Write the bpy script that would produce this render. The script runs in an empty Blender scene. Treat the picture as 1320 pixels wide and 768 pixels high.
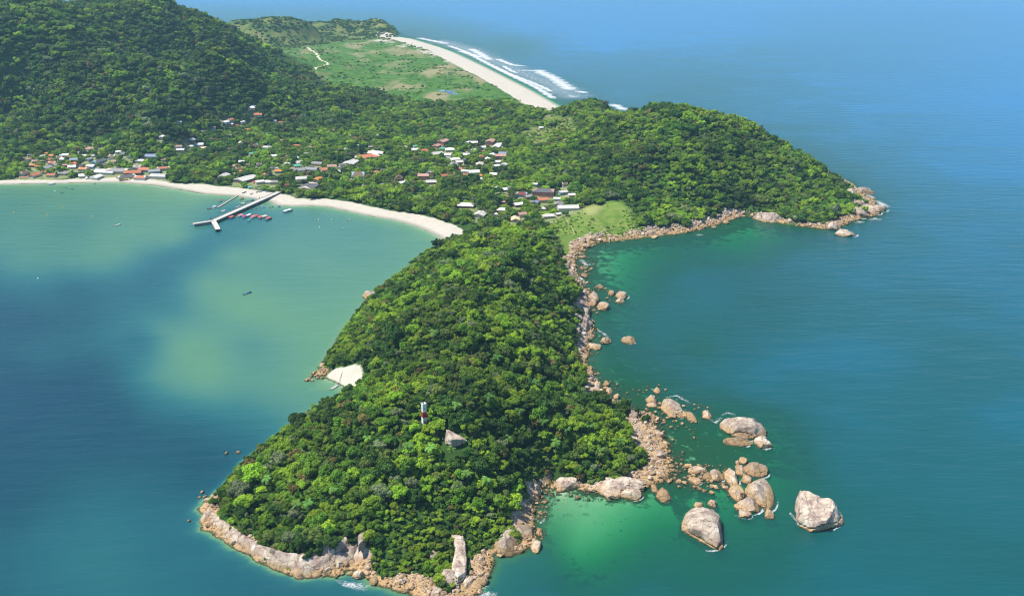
import bpy, math, random
import numpy as np
from mathutils import Vector
R = math.radians
random.seed(7); RNG = np.random.default_rng(11)

# ------------------------------------------------------------------ camera, sky, sun, exposure
SC = bpy.context.scene
COL = SC.collection
PITCH, FPX, CAMZ = 20.5, 1268.0, 340.0
cam = bpy.data.cameras.new('camera'); cam.sensor_width = 36; cam.lens = FPX * 36 / 1320
cam.clip_start = 1; cam.clip_end = 120000
camo = bpy.data.objects.new('camera', cam); COL.objects.link(camo)
camo.location = (0, 0, CAMZ); camo.rotation_euler = (R(90 - PITCH), 0, 0)
SC.camera = camo
SUN_EL, SUN_AZ = 61.0, -92.0            # azimuth measured from +Y (view direction), negative = to the left
world = bpy.data.worlds.new('World'); SC.world = world; world.use_nodes = True
nt = world.node_tree; nt.nodes.clear()
sky = nt.nodes.new('ShaderNodeTexSky'); sky.sky_type = 'NISHITA'; sky.sun_disc = False
sky.sun_elevation = R(SUN_EL); sky.sun_rotation = R(SUN_AZ)
sky.altitude = 0; sky.air_density = 1.0; sky.dust_density = 0.0; sky.ozone_density = 4.0
bg = nt.nodes.new('ShaderNodeBackground'); bg.inputs[1].default_value = 0.10
wo = nt.nodes.new('ShaderNodeOutputWorld')
nt.links.new(sky.outputs[0], bg.inputs[0]); nt.links.new(bg.outputs[0], wo.inputs[0])
sun = bpy.data.lights.new('sun', 'SUN'); sun.energy = 4.8; sun.angle = R(0.53); sun.color = (1.0, 0.95, 0.87)
suno = bpy.data.objects.new('sun', sun); COL.objects.link(suno)
sd = Vector((math.sin(R(SUN_AZ)) * math.cos(R(SUN_EL)), math.cos(R(SUN_AZ)) * math.cos(R(SUN_EL)), math.sin(R(SUN_EL))))
suno.rotation_euler = sd.to_track_quat('Z', 'Y').to_euler(); suno.location = (0, 0, 600)
SC.view_settings.view_transform = 'Standard'; SC.view_settings.look = 'None'
SC.view_settings.exposure = 0.55; SC.view_settings.gamma = 1.0; SC.view_settings.use_curve_mapping = False
SC.render.engine = 'CYCLES'; SC.cycles.use_denoising = True; SC.cycles.filter_width = 1.15
SC.cycles.max_bounces = 6; SC.cycles.diffuse_bounces = 2; SC.cycles.glossy_bounces = 2
SC.cycles.transparent_max_bounces = 8; SC.cycles.transmission_bounces = 2; SC.cycles.volume_bounces = 1
SC.cycles.caustics_reflective = False; SC.cycles.caustics_refractive = False
HAZE_DENSITY = 4.8e-5

# ------------------------------------------------------------------ pixel helpers: a pixel gives a direction, the ground gives the distance
CP, SP = math.cos(R(PITCH)), math.sin(R(PITCH))
def ray(px, py):
    u, v = (px - 660) / FPX, (py - 384) / FPX
    return u, CP - SP * v, -SP - CP * v
def gp(px, py, z=0.0):
    a, b, c = ray(px, py); t = (z - CAMZ) / c
    return a * t, b * t
def rp(px, py, Y, dz=0.0):                # point of a ridge at forward distance Y
    a, b, c = ray(px, py); t = Y / b
    return a * t, Y, CAMZ + c * t + dz
def project(x, y, z):
    d = y * CP - (z - CAMZ) * SP; dn = -y * SP - (z - CAMZ) * CP
    return 660 + FPX * x / d, 384 + FPX * dn / d
def mpp(px, py, z=0.0):                   # metres per pixel across the view at the ground there
    x, y = gp(px, py, z)
    return (y * CP - (z - CAMZ) * SP) / FPX

# ------------------------------------------------------------------ numpy noise
def _h(ix, iy, iz, s):
    n = (ix * 374761393 + iy * 668265263 + iz * 2147483647 + s * 1274126177) & 0xffffffff
    n = ((n ^ (n >> 13)) * 1274126177) & 0xffffffff
    return ((n ^ (n >> 16)) & 0xffffff) / 0xffffff
def vnoise(x, y, z=0.0, s=0):
    x, y, z = np.broadcast_arrays(np.asarray(x, float), np.asarray(y, float), np.asarray(z, float))
    ix, iy, iz = (np.floor(a).astype(np.int64) for a in (x, y, z))
    fx, fy, fz = x - ix, y - iy, z - iz
    fx, fy, fz = (a * a * (3 - 2 * a) for a in (fx, fy, fz))
    o = 0
    for a in (0, 1):
        for b in (0, 1):
            for c in (0, 1):
                o = o + _h(ix + a, iy + b, iz + c, s) * (fx if a else 1 - fx) * (fy if b else 1 - fy) * (fz if c else 1 - fz)
    return o * 2 - 1
def fbm(x, y, z=0.0, s=0, oc=4):
    o, a = 0, 0.5
    for i in range(oc):
        o = o + a * vnoise(np.asarray(x) * 2 ** i, np.asarray(y) * 2 ** i, np.asarray(z) * 2 ** i, s + i); a *= 0.5
    return o

# ------------------------------------------------------------------ coastline: (px, py, kind)  b beach, r rock, f forest edge
COAST = '''-150 246 b;-60 240 b;0 238 b;60 237 b;100 236 b;150 235 b;200 239 b;230 244 b;262 250 b;306 253 b;323 256 b;348 260 b;356 265 b;
380 266 b;400 265.5 b;422 267 b;450 273 b;478 279 b;506 283.5 b;534 291 b;558 301 b;572 309 f;566 318 f;545 328 f;522 347 f;497 367 f;478 381 f;462 398 f;
443 423 f;428 448 f;412 472 r;407 486 r;418 486 b;428 490 b;443 497 b;448 505 f;430 514 f;410 522 f;385 540 f;350 567 f;312 595 f;287 625 f;268 642 r;
258 658 r;262 682 r;290 702 r;340 728 r;385 745 r;425 744 r;455 733 r;466 742 r;485 752 r;515 762 r;545 774 r;580 785 r;608 772 r;626 752 r;630 732 r;
636 716 r;665 714 r;690 703 r;691 680 r;690 660 r;697 642 r;704 626 r;714 622 b;730 630 r;760 632 r;790 640 r;815 640 r;835 628 r;858 618 r;
872 604 r;862 580 r;850 560 r;846 545 r;848 534 r;820 530 r;798 520 r;782 512 r;774 498 r;766 482 r;758 468 r;760 450 r;766 432 r;763 415 r;760 400 r;
768 392 r;764 380 r;752 370 r;745 352 r;741 337 r;750 322 r;766 313 r;800 310 r;835 306 r;866 303 r;900 297 r;930 288 r;950 280 r;972 278 r;990 284 r;
1012 290 r;1032 292 r;1060 296 r;1085 293 r;1100 285 r;1122 281 r;1136 274 r;1130 262 r;1118 253 r;1106 245 r'''
coast, ckind = [], []
for e in COAST.replace('\n', '').split(';'):
    a, b, k = e.split(); coast.append(gp(float(a), float(b))); ckind.append(k)
for x, y in ((485, 1390), (462, 1440), (440, 1500), (400, 1600), (345, 1700), (270, 1800), (205, 1880), (150, 1935)):
    coast.append((x, y)); ckind.append('r')
for a, b in ((728, 141), (705, 128), (680, 114), (650, 99), (620, 84), (590, 70), (560, 59), (530, 50), (505, 46.5)):
    coast.append(gp(a, b)); ckind.append('b')
for x, y in ((-395, 3500), (-400, 3580), (-450, 3690), (-650, 3710), (-850, 3600), (-1100, 3200), (-1350, 2800), (-1800, 2700), (-1800, 1300)):
    coast.append((x, y)); ckind.append('r')
coast = np.array(coast); NC = len(coast)

def inside(poly, x, y):
    x, y = np.asarray(x), np.asarray(y); c = np.zeros(x.shape, bool); n = len(poly)
    for i in range(n):
        x1, y1 = poly[i]; x2, y2 = poly[(i + 1) % n]
        if y1 == y2: continue
        c ^= ((y1 > y) != (y2 > y)) & (x < (x2 - x1) * (y - y1) / (y2 - y1) + x1)
    return c
def seg_dist(pts, x, y, closed=False):
    best = np.full(np.shape(x), 1e9); bi = np.zeros(np.shape(x), int)
    n = len(pts)
    for i in range(n if closed else n - 1):
        ax, ay = pts[i]; bx, by = pts[(i + 1) % n]
        dx, dy = bx - ax, by - ay; L = dx * dx + dy * dy + 1e-9
        t = np.clip(((x - ax) * dx + (y - ay) * dy) / L, 0, 1)
        d = np.hypot(x - ax - t * dx, y - ay - t * dy)
        m = d < best; best = np.where(m, d, best); bi = np.where(m, i, bi)
    return best, bi

# ------------------------------------------------------------------ height control points
ctrl = [(x, y, 0.0) for (x, y) in coast[:-9]]
def add(px, py, z): x, y = gp(px, py, z); ctrl.append((x, y, z))
def addr(px, py, Y, dz=-8.0): ctrl.append(rp(px, py, Y, dz))
# near headland, southern knoll
for a in ((547, 548, 43), (500, 560, 36), (590, 575, 40), (620, 548, 44), (450, 590, 27), (400, 600, 22), (520, 620, 28), (440, 650, 16), (350, 620, 14), (600, 640, 20),
          (560, 690, 9), (520, 700, 10), (480, 520, 36), (660, 600, 24), (700, 570, 27), (760, 580, 14), (800, 570, 8), (760, 545, 12), (700, 520, 19), (640, 505, 30),
          (560, 500, 31), (430, 540, 22), (680, 640, 5), (430, 700, 10), (350, 680, 7), (310, 660, 5), (780, 600, 6), (740, 610, 4)): add(*a)
# northern ridge of the near headland
for a in ((640, 300, 44), (690, 312, 38), (600, 345, 54), (650, 350, 58), (560, 395, 46), (620, 400, 58), (580, 450, 44), (640, 455, 42), (690, 430, 27), (720, 400, 20), (730, 360, 16),
          (500, 430, 34), (470, 455, 22), (700, 480, 24), (520, 400, 30), (560, 352, 28), (600, 320, 30), (725, 445, 12), (735, 480, 8), (480, 490, 16), (520, 480, 26), (715, 325, 14)): add(*a)
# neck and eastern headland
for a in ((700, 285, 8), (760, 295, 7), (740, 270, 8), (640, 270, 5), (800, 285, 9), (700, 240, 9), (760, 240, 12), (600, 250, 5)): add(*a)
for a in ((740, 136, 1850), (762, 129, 1840), (792, 143, 1780), (815, 143, 1600), (835, 138, 1540), (850, 131, 1520), (870, 135, 1510), (900, 150, 1490), (925, 153, 1480), (945, 152, 1470), (962, 155, 1460),
          (982, 167, 1440), (998, 184, 1420), (1030, 199, 1400), (1062, 214, 1380), (1085, 231, 1350)): addr(*a)
for a in ((800, 200, 42), (860, 200, 58), (920, 200, 54), (860, 250, 22), (920, 245, 26), (980, 225, 32), (1000, 250, 16), (1050, 250, 14), (760, 200, 26), (730, 190, 16), (820, 260, 16), (960, 262, 10), (720, 175, 12), (1075, 262, 7), (890, 275, 10)): add(*a)
# village plain and marsh
for a in ((100, 222, 3), (200, 225, 3), (300, 222, 4), (400, 230, 4), (500, 250, 4), (560, 230, 5), (620, 200, 5), (450, 200, 5), (350, 190, 7), (300, 160, 12), (250, 195, 6), (120, 200, 6), (30, 205, 6), (500, 170, 5),
          (600, 160, 5), (420, 150, 7), (680, 165, 6), (660, 200, 6), (560, 190, 5), (450, 110, 4), (500, 90, 4), (560, 110, 4), (620, 130, 4), (420, 75, 4), (470, 65, 3.5), (600, 100, 4), (650, 140, 4), (390, 65, 5), (500, 60, 3.5),
          (-100, 215, 6), (0, 212, 6)): add(*a)
# great hill on the left, its spur, and the far hills
for a in ((-200, 20, 2250), (-100, 8, 2250), (0, 6, 2250), (45, 8, 2250), (95, 0, 2230), (150, 3, 2230), (190, 1, 2230), (240, 10, 2280), (280, 23, 2340), (312, 40, 2400), (335, 56, 2430), (362, 74, 2420)): addr(*a)
for a in ((110, 113, 1740), (60, 112, 1760), (150, 124, 1720), (195, 140, 1660), (215, 158, 1600), (20, 118, 1780), (320, 92, 2120), (300, 110, 2000), (-80, 110, 1780)): addr(*a)
for a in ((270, 130, 24), (240, 110, 62), (160, 80, 120), (60, 70, 130), (0, 70, 132), (260, 70, 118), (330, 110, 24), (370, 110, 12), (60, 175, 18), (150, 175, 14), (210, 180, 10), (0, 180, 18), (330, 80, 70), (-100, 180, 18), (-150, 80, 120)): add(*a)
for a in ((300, 34, 3250), (330, 27, 3250), (355, 23, 3260), (380, 25, 3250), (398, 30, 3240), (408, 42, 3300), (422, 35, 3560), (434, 32, 3570), (448, 34, 3570), (458, 40, 3560), (470, 37, 3560), (478, 32, 3580), (490, 28.5, 3580), (498, 32, 3575)): addr(*a, dz=-3.0)
for a in ((330, 58, 8), (370, 60, 5), (400, 54, 6), (415, 50.5, 4), (430, 49, 4), (445, 48, 4), (460, 47.5, 4), (480, 47, 4), (495, 47, 3.5)): add(*a)
for p in ((-1300, 2700, 60), (-1000, 2750, 90), (-800, 3000, 20), (-1500, 2000, 120), (-1500, 1500, 10), (-900, 2600, 110), (-750, 2750, 40), (-1500, 2500, 150)): ctrl.append(p)
ctrl = np.array(ctrl)

def tps_fit(P, v, lam):
    d = np.hypot(P[:, None, 0] - P[None, :, 0], P[:, None, 1] - P[None, :, 1])
    K = np.where(d > 0, d * d * np.log(d + 1e-12), 0) + lam * np.eye(len(P))
    A = np.c_[np.ones(len(P)), P]; n = len(P)
    M = np.zeros((n + 3, n + 3)); M[:n, :n] = K; M[:n, n:] = A; M[n:, :n] = A.T
    return np.linalg.solve(M, np.r_[v, 0, 0, 0])
def tps_eval(P, w, x, y):
    o = np.empty(x.size); xf, yf = x.ravel(), y.ravel(); n = len(P)
    for s in range(0, x.size, 20000):
        e = slice(s, s + 20000)
        d = np.hypot(xf[e, None] - P[None, :, 0], yf[e, None] - P[None, :, 1])
        o[e] = (d * d * np.log(d + 1e-12)) @ w[:n] + w[n] + w[n + 1] * xf[e] + w[n + 2] * yf[e]
    return o.reshape(x.shape)

# sea bed depths (m) chosen at pixels for water tone; larger values darken the bay
DEPTH = '''100 300 3.2;200 270 2.4;250 252 1.6;300 272 4.6;255 315 5.4;190 345 6;100 372 8;20 395 10;20 330 3.4;60 262 2.6;150 250 2.2;40 350 3.8;150 325 2.5;220 292 2.2;300 330 2.6;262 365 2.4;330 350 2.6;
450 330 2.9;350 305 3.1;420 350 2.4;380 330 2.6;470 360 2.3;300 485 2.7;345 500 3.0;200 300 2.4;120 340 3.0;60 320 3.0;500 300 2.8;420 285 3.2;560 315 2;238 445 2.2;200 420 3.6;200 480 3.6;320 400 1.9;280 400 2.4;400 370 2.6;360 420 2.2;215 400 5.2;140 400 7.5;270 305 5.2;225 330 5.8;225 305 2.4;300 300 4.6;320 318 3.4;290 345 3.0;230 375 4.5;60 415 9;268 490 2.3;320 445 3.4;150 430 6;185 440 6.5;60 455 8.5;150 520 11;50 520 12;250 545 8;100 600 9.5;300 525 4.6;385 505 2.6;200 610 9.5;
150 660 7;60 700 7;200 735 7;350 768 7.5;20 640 10;-40 780 9;430 400 2.2;370 470 2.6;330 560 6;230 650 8;130 470 9.5;-100 300 5;-100 500 11;
740 670 1.3;722 640 0.8;770 690 1.8;740 700 1.9;700 700 3.4;840 700 4.2;790 720 3.6;900 740 6;720 740 5;650 765 6;1000 750 7;840 590 1.1;930 590 1.5;880 560 1.3;820 510 1.2;870 600 1.2;910 560 1.6;800 495 1.6;780 350 1.8;825 360 4.4;800 330 2.4;765 345 1.2;790 440 4.2;830 480 4.5;900 450 6.5;1000 400 7.5;
940 298 2.6;900 320 5.5;1030 330 7.5;1100 400 8.5;1200 500 8.5;880 510 5;960 520 6.5;1050 600 7;1200 680 8;1300 760 8;1300 300 10;1200 250 10;1170 232 10;1110 214 9;1068 200 9;1005 168 9.5;1300 100 13;1100 60 12;900 100 10;
700 60 11;800 80 11;800 122 10;760 112 9;730 95 10;650 70 9;680 60 9;620 50 10;560 40 9;600 30 12;520 38 9;300 10 12;500 15 12;1000 10 13;860 120 9.5;950 140 10;1050 170 10;1100 130 12;1250 180 12;1400 500 10;1400 100 14;1000 680 5.5;1040 610 6;920 690 5'''
dp, dv = [], []
for e in DEPTH.replace('\n', '').split(';'):
    a, b, c = map(float, e.split()); x, y = gp(a, b); dp.append((x / y * 1.9, math.log(y))); dv.append(c)
dp, dv = np.array(dp), np.log(np.array(dv))

# ------------------------------------------------------------------ one grid for land, sea bed and water
def steps(a, b, f):
    o = [a]
    while o[-1] < b: o.append(o[-1] + f(o[-1]))
    return o
xs = np.array(steps(-1500, 720, lambda x: 3.0 if -330 < x < 330 else (4.2 if -700 < x < 560 else 8.0)))
ys = np.array(steps(400, 3760, lambda y: max(2.4, y * 0.0045)))
GX, GY = np.meshgrid(xs, ys)
WC = tps_fit(ctrl[:, :2] / 1000, ctrl[:, 2], 1e-4)
H0 = tps_eval(ctrl[:, :2] / 1000, WC, GX / 1000, GY / 1000)
land = inside(coast, GX, GY)
cd, ci = seg_dist(coast, GX, GY, True)
ck = np.array([{'b': 0, 'f': 1, 'r': 2}[k] for k in ckind])[ci]
jag = fbm(GX / 9, GY / 9, s=5) * np.where(ck == 2, 5.0, 1.5)
sdist = np.where(land, cd, -cd) + np.where(ck == 0, 0, jag)
land = sdist > 0
DW = tps_fit(dp, dv, 2e-4)
depth = np.exp(np.clip(tps_eval(dp, DW, GX / GY * 1.9, np.log(np.maximum(GY, 1))), math.log(.8), math.log(14)))
depth *= 1 + 0.12 * fbm(GX / 60, GY / 60, s=31)
Lsh = np.where(ck == 0, 15.0, np.where(ck == 2, 5.0, 2.2)) * (0.5 + GY / 2200)
depth = depth * (1 - np.exp(-np.abs(sdist) / Lsh))
base = np.where(ck == 0, 2.6 * (1 - np.exp(-np.abs(sdist) / 28)), np.where(ck == 1, 5 * (1 - np.exp(-np.abs(sdist) / 7)), 3.2 * (1 - np.exp(-np.abs(sdist) / 5))))
rough = fbm(GX / 45, GY / 45, s=3) * np.clip(H0 / 10, 0, 1) * 8 + fbm(GX / 130, GY / 130, s=8) * np.clip(H0 / 40, 0, 1) * 24
H = np.where(land, np.maximum(H0 + rough, base), 0)
H = np.where(land, np.minimum(H, base + np.abs(sdist) * 0.9), -depth)
H += np.where(land & (ck == 2) & (sdist < 25), 0.5 * fbm(GX / 3, GY / 3, s=13), 0)

def sample(A, x, y):
    x, y = np.asarray(x, float), np.asarray(y, float)
    i = np.clip(np.searchsorted(xs, x) - 1, 0, len(xs) - 2); j = np.clip(np.searchsorted(ys, y) - 1, 0, len(ys) - 2)
    fx = np.clip((x - xs[i]) / (xs[i + 1] - xs[i]), 0, 1); fy = np.clip((y - ys[j]) / (ys[j + 1] - ys[j]), 0, 1)
    return (A[j, i] * (1 - fx) + A[j, i + 1] * fx) * (1 - fy) + (A[j + 1, i] * (1 - fx) + A[j + 1, i + 1] * fx) * fy
def ground(x, y): return float(sample(H, x, y))
def hit(px, py):                         # where a pixel's ray meets the terrain
    a, b, c = ray(px, py)
    t = np.arange(380, 5200, 1.5); X, Y, Z = a * t, b * t, CAMZ + c * t
    g = np.maximum(sample(H, X, Y), 0); k = np.argmax(Z <= g)
    return float(X[k]), float(Y[k]), float(g[k])

# ------------------------------------------------------------------ land cover
def P(s, z=4.0): return np.array([gp(*map(float, e.split()), z) for e in s.split(';')])
MARSH = P('318 62;345 58;400 50;440 48;475 46;520 55;560 66;600 82;640 102;672 122;694 138;712 152;690 146;660 133;600 132;560 134;520 128;480 120;440 114;418 112;405 104;395 96;372 84;350 75;335 68')
DUNE = P('462 47;505 46;560 58;620 82;680 112;730 142;712 152;690 142;664 125;632 106;590 84;550 71;510 60')
GRASS = P('728 332;738 316;752 310;790 306;824 297;815 280;800 270;782 266;764 272;745 276;720 284;700 286;706 300;720 318', 7)
LAWN = P('748 268;766 266;778 272;770 282;752 282', 8)
SCRUB = P('660 168;700 152;730 160;745 178;725 200;700 196;680 188', 8)
FARHILL = P('300 68;300 30;360 10;520 10;520 46;492 48.5;470 50;440 53;405 58;372 62;345 64', 5)
BPLOT = P('520 252;540 250;548 262;530 264', 4)
m_marsh = inside(MARSH, GX, GY); m_dune = inside(DUNE, GX, GY)
m_grass = inside(GRASS, GX, GY) | inside(LAWN, GX, GY) | inside(BPLOT, GX, GY); m_lawn = inside(LAWN, GX, GY)
m_scrub = inside(SCRUB, GX, GY); m_far = inside(FARHILL, GX, GY)
nn = fbm(GX / 40, GY / 40, s=21)
bw = np.where(GY > 1700, 68.0, np.where(GY < 800, np.where(GX > -60, 5.0, 13.0), np.interp(GX, [-700, -480, -430, -300, -150, -60], [18, 20, 34, 34, 30, 34])))
sandm = land & (ck == 0) & (sdist < bw + 5 * nn)
rockw = np.where(GY > 1000, np.interp(GX, [60, 140, 250, 380, 430, 520], [16, 22, 18, 11, 24, 34]), np.where(GX > 55, 24, np.interp(GY, [430, 470, 560], [18, 12, 9])))
rockm = land & (ck == 2) & (sdist < rockw * (0.75 + 0.5 * vnoise(GX / 14, GY / 14, s=4))) & (GY < 1900)
cove = (GX > -190) & (GX < -90) & (GY > 690) & (GY < 745)
sandm |= land & cove & (sdist < 15) & (GY < 730) & (GX < -100) & (GX > -150)
rockm &= ~sandm

def blur(A, n=1):
    A = A.astype(float)
    for _ in range(n):
        A = (A + np.roll(A, 1, 0) + np.roll(A, -1, 0)) / 3; A = (A + np.roll(A, 1, 1) + np.roll(A, -1, 1)) / 3
    return A
def mesh_obj(name, verts, faces, mat, parent=None, smooth=False, loc=None):
    me = bpy.data.meshes.new(name); me.from_pydata([tuple(v) for v in verts], [], [tuple(f) for f in faces])
    if mat is not None: me.materials.append(mat)
    if smooth: me.shade_smooth()
    o = bpy.data.objects.new(name, me); COL.objects.link(o)
    if parent is not None: o.parent = parent
    if loc is not None: o.location = loc
    return o
def tag(o, label=None, cat=None, group=None, kind=None):
    if label: o['label'] = label
    if cat: o['category'] = cat
    if group: o['group'] = group
    if kind: o['kind'] = kind
    return o
def empty(name, loc, rz=0.0):
    o = bpy.data.objects.new(name, None); COL.objects.link(o); o.location = loc; o.rotation_euler = (0, 0, rz); o.empty_display_size = 0.5
    return o

# ------------------------------------------------------------------ materials
class NT:
    def __init__(s, name):
        s.m = bpy.data.materials.new(name); s.m.use_nodes = True; s.t = s.m.node_tree
        s.b = s.t.nodes['Principled BSDF']; s.out = s.t.nodes['Material Output']
    def n(s, typ, **kw):
        n = s.t.nodes.new('ShaderNode' + typ)
        for k, v in kw.items(): setattr(n, k, v)
        return n
    def put(s, v, sock):
        if isinstance(v, bpy.types.NodeSocket): s.t.links.new(v, sock)
        elif v is not None: sock.default_value = v
    def noise(s, vec, scale, detail=4, rough=0.55):
        n = s.n('TexNoise'); s.put(vec, n.inputs['Vector']); n.inputs['Scale'].default_value = scale
        n.inputs['Detail'].default_value = detail; n.inputs['Roughness'].default_value = rough
        return n.outputs['Fac']
    def ramp(s, fac, stops, interp='LINEAR'):
        n = s.n('ValToRGB'); s.put(fac, n.inputs[0]); e = n.color_ramp.elements; n.color_ramp.interpolation = interp
        while len(e) < len(stops): e.new(0.5)
        for el, (p, c) in zip(e, stops):
            el.position = p; el.color = (*c, 1) if len(c) == 3 else c
        return n.outputs[0]
    def mix(s, f, a, b, mode='MIX'):
        n = s.n('Mix', data_type='RGBA', blend_type=mode)
        s.put(f, n.inputs[0]); s.put((*a, 1) if isinstance(a, tuple) and len(a) == 3 else a, n.inputs[6]); s.put((*b, 1) if isinstance(b, tuple) and len(b) == 3 else b, n.inputs[7])
        return n.outputs[2]
    def math(s, op, a, b=None, c=None, clamp=False):
        n = s.n('Math', operation=op, use_clamp=clamp); s.put(a, n.inputs[0])
        if b is not None: s.put(b, n.inputs[1])
        if c is not None: s.put(c, n.inputs[2])
        return n.outputs[0]
    def mapr(s, v, a, b, c=0.0, d=1.0):
        n = s.n('MapRange'); s.put(v, n.inputs[0])
        for i, q in enumerate((a, b, c, d)): n.inputs[i + 1].default_value = q
        return n.outputs[0]
    def attr(s, name, typ='GEOMETRY'):
        return s.n('Attribute', attribute_name=name, attribute_type=typ).outputs['Fac']
    def bump(s, h, strength, dist, normal=None):
        n = s.n('Bump'); s.put(h, n.inputs['Height']); n.inputs['Strength'].default_value = strength; n.inputs['Distance'].default_value = dist
        if normal is not None: s.put(normal, n.inputs['Normal'])
        return n.outputs[0]
    def base(s, c): s.put((*c, 1) if isinstance(c, tuple) else c, s.b.inputs['Base Color'])
    def rough(s, r): s.put(r, s.b.inputs['Roughness'])
    def spec(s, v): s.b.inputs['Specular IOR Level'].default_value = v

MATS = {}
def plain(name, col, rough=0.7, var=0.18, scale=1.2, spec=0.3, bump=0.0):
    if name in MATS: return MATS[name]
    k = NT(name); tc = k.n('TexCoord').outputs['Object']
    f = k.noise(tc, scale, 5)
    rnd = k.n('ObjectInfo').outputs['Random']
    v = k.math('ADD', k.mapr(f, 0.25, 0.75, 1 - var, 1 + var), k.mapr(rnd, 0, 1, -var * .5, var * .5))
    hsv = k.n('HueSaturation'); hsv.inputs['Color'].default_value = (*col, 1); k.put(v, hsv.inputs['Value'])
    k.base(hsv.outputs[0]); k.rough(rough); k.spec(spec)
    if bump: k.put(k.bump(f, bump, 0.2), k.b.inputs['Normal'])
    MATS[name] = k.m
    return k.m

def rock_nodes(k, pos, rnd):
    """granite: pale lichen-white and pinkish tops, tan stain above the tide, dark weed at the waterline"""
    n1 = k.noise(pos, 0.16, 6, 0.6); n2 = k.noise(pos, 0.7, 6, 0.65); n3 = k.noise(pos, 3.0, 4)
    mpv = k.n('Mapping'); k.put(pos, mpv.inputs[0]); mpv.inputs['Scale'].default_value = (1, 1, .25); ns1 = k.noise(mpv.outputs[0], 0.17, 6, 0.6)
    top = k.ramp(ns1, [(0.34, (0.24, 0.165, 0.135)), (0.45, (0.34, 0.26, 0.21)), (0.54, (0.46, 0.375, 0.285)), (0.68, (0.60, 0.54, 0.455))])
    top = k.mix(k.mapr(n1, 0.45, 0.75, 0, .6), top, (0.52, 0.43, 0.33))
    tan = k.ramp(n2, [(0.3, (0.26, 0.15, 0.065)), (0.55, (0.44, 0.29, 0.14)), (0.75, (0.54, 0.40, 0.23))])
    sep = k.n('SeparateXYZ'); k.put(k.n('NewGeometry').outputs['Position'], sep.inputs[0]); z = sep.outputs['Z']
    zz = k.math('ADD', z, k.math('MULTIPLY', k.math('SUBTRACT', n1, 0.5), 6.0))
    zz = k.math('ADD', zz, k.math('MULTIPLY', k.math('SUBTRACT', rnd, 0.5), 2.5))
    c = k.mix(k.mapr(zz, 1.8, 5.2), tan, top)
    zl = k.math('ADD', z, k.math('MULTIPLY', k.math('SUBTRACT', n2, 0.5), 1.6))
    c = k.mix(k.mapr(zl, 1.1, 0.3), c, (0.055, 0.048, 0.022))
    crack = k.n('TexVoronoi', feature='DISTANCE_TO_EDGE'); crack.inputs['Scale'].default_value = 0.13
    wp = k.n('VectorMath', operation='ADD'); k.put(pos, wp.inputs[0])
    ns = k.n('TexNoise'); k.put(pos, ns.inputs['Vector']); ns.inputs['Scale'].default_value = 0.35
    sc = k.n('VectorMath', operation='SCALE'); k.put(ns.outputs['Color'], sc.inputs[0]); sc.inputs['Scale'].default_value = 4.0
    k.put(sc.outputs[0], wp.inputs[1]); k.put(wp.outputs[0], crack.inputs['Vector'])
    cr = k.mapr(crack.outputs['Distance'], 0.0, 0.034)
    c = k.mix(k.math('MULTIPLY', k.math('SUBTRACT', 1.0, cr), 0.75), c, (0.09, 0.065, 0.05))
    hgt = k.math('ADD', k.math('MULTIPLY', n2, 0.8), k.math('ADD', k.math('MULTIPLY', n3, 0.2), k.math('MULTIPLY', cr, 0.3)))
    return c, hgt
k = NT('granite'); pos = k.n('NewGeometry').outputs['Position']
c, hg = rock_nodes(k, pos, k.n('ObjectInfo').outputs['Random'])
rv = k.mapr(k.n('ObjectInfo').outputs['Random'], 0, 1, 0.72, 1.12)
k.base(k.mix(1.0, c, k.n('CombineColor').outputs[0], 'MULTIPLY'))
cc = [n for n in k.t.nodes if n.type == 'COMBINE_COLOR'][0]
for i in range(3): k.put(rv, cc.inputs[i])
k.rough(0.85); k.spec(0.25); k.put(k.bump(hg, 0.7, 0.7), k.b.inputs['Normal']); GRANITE = k.m

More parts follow.
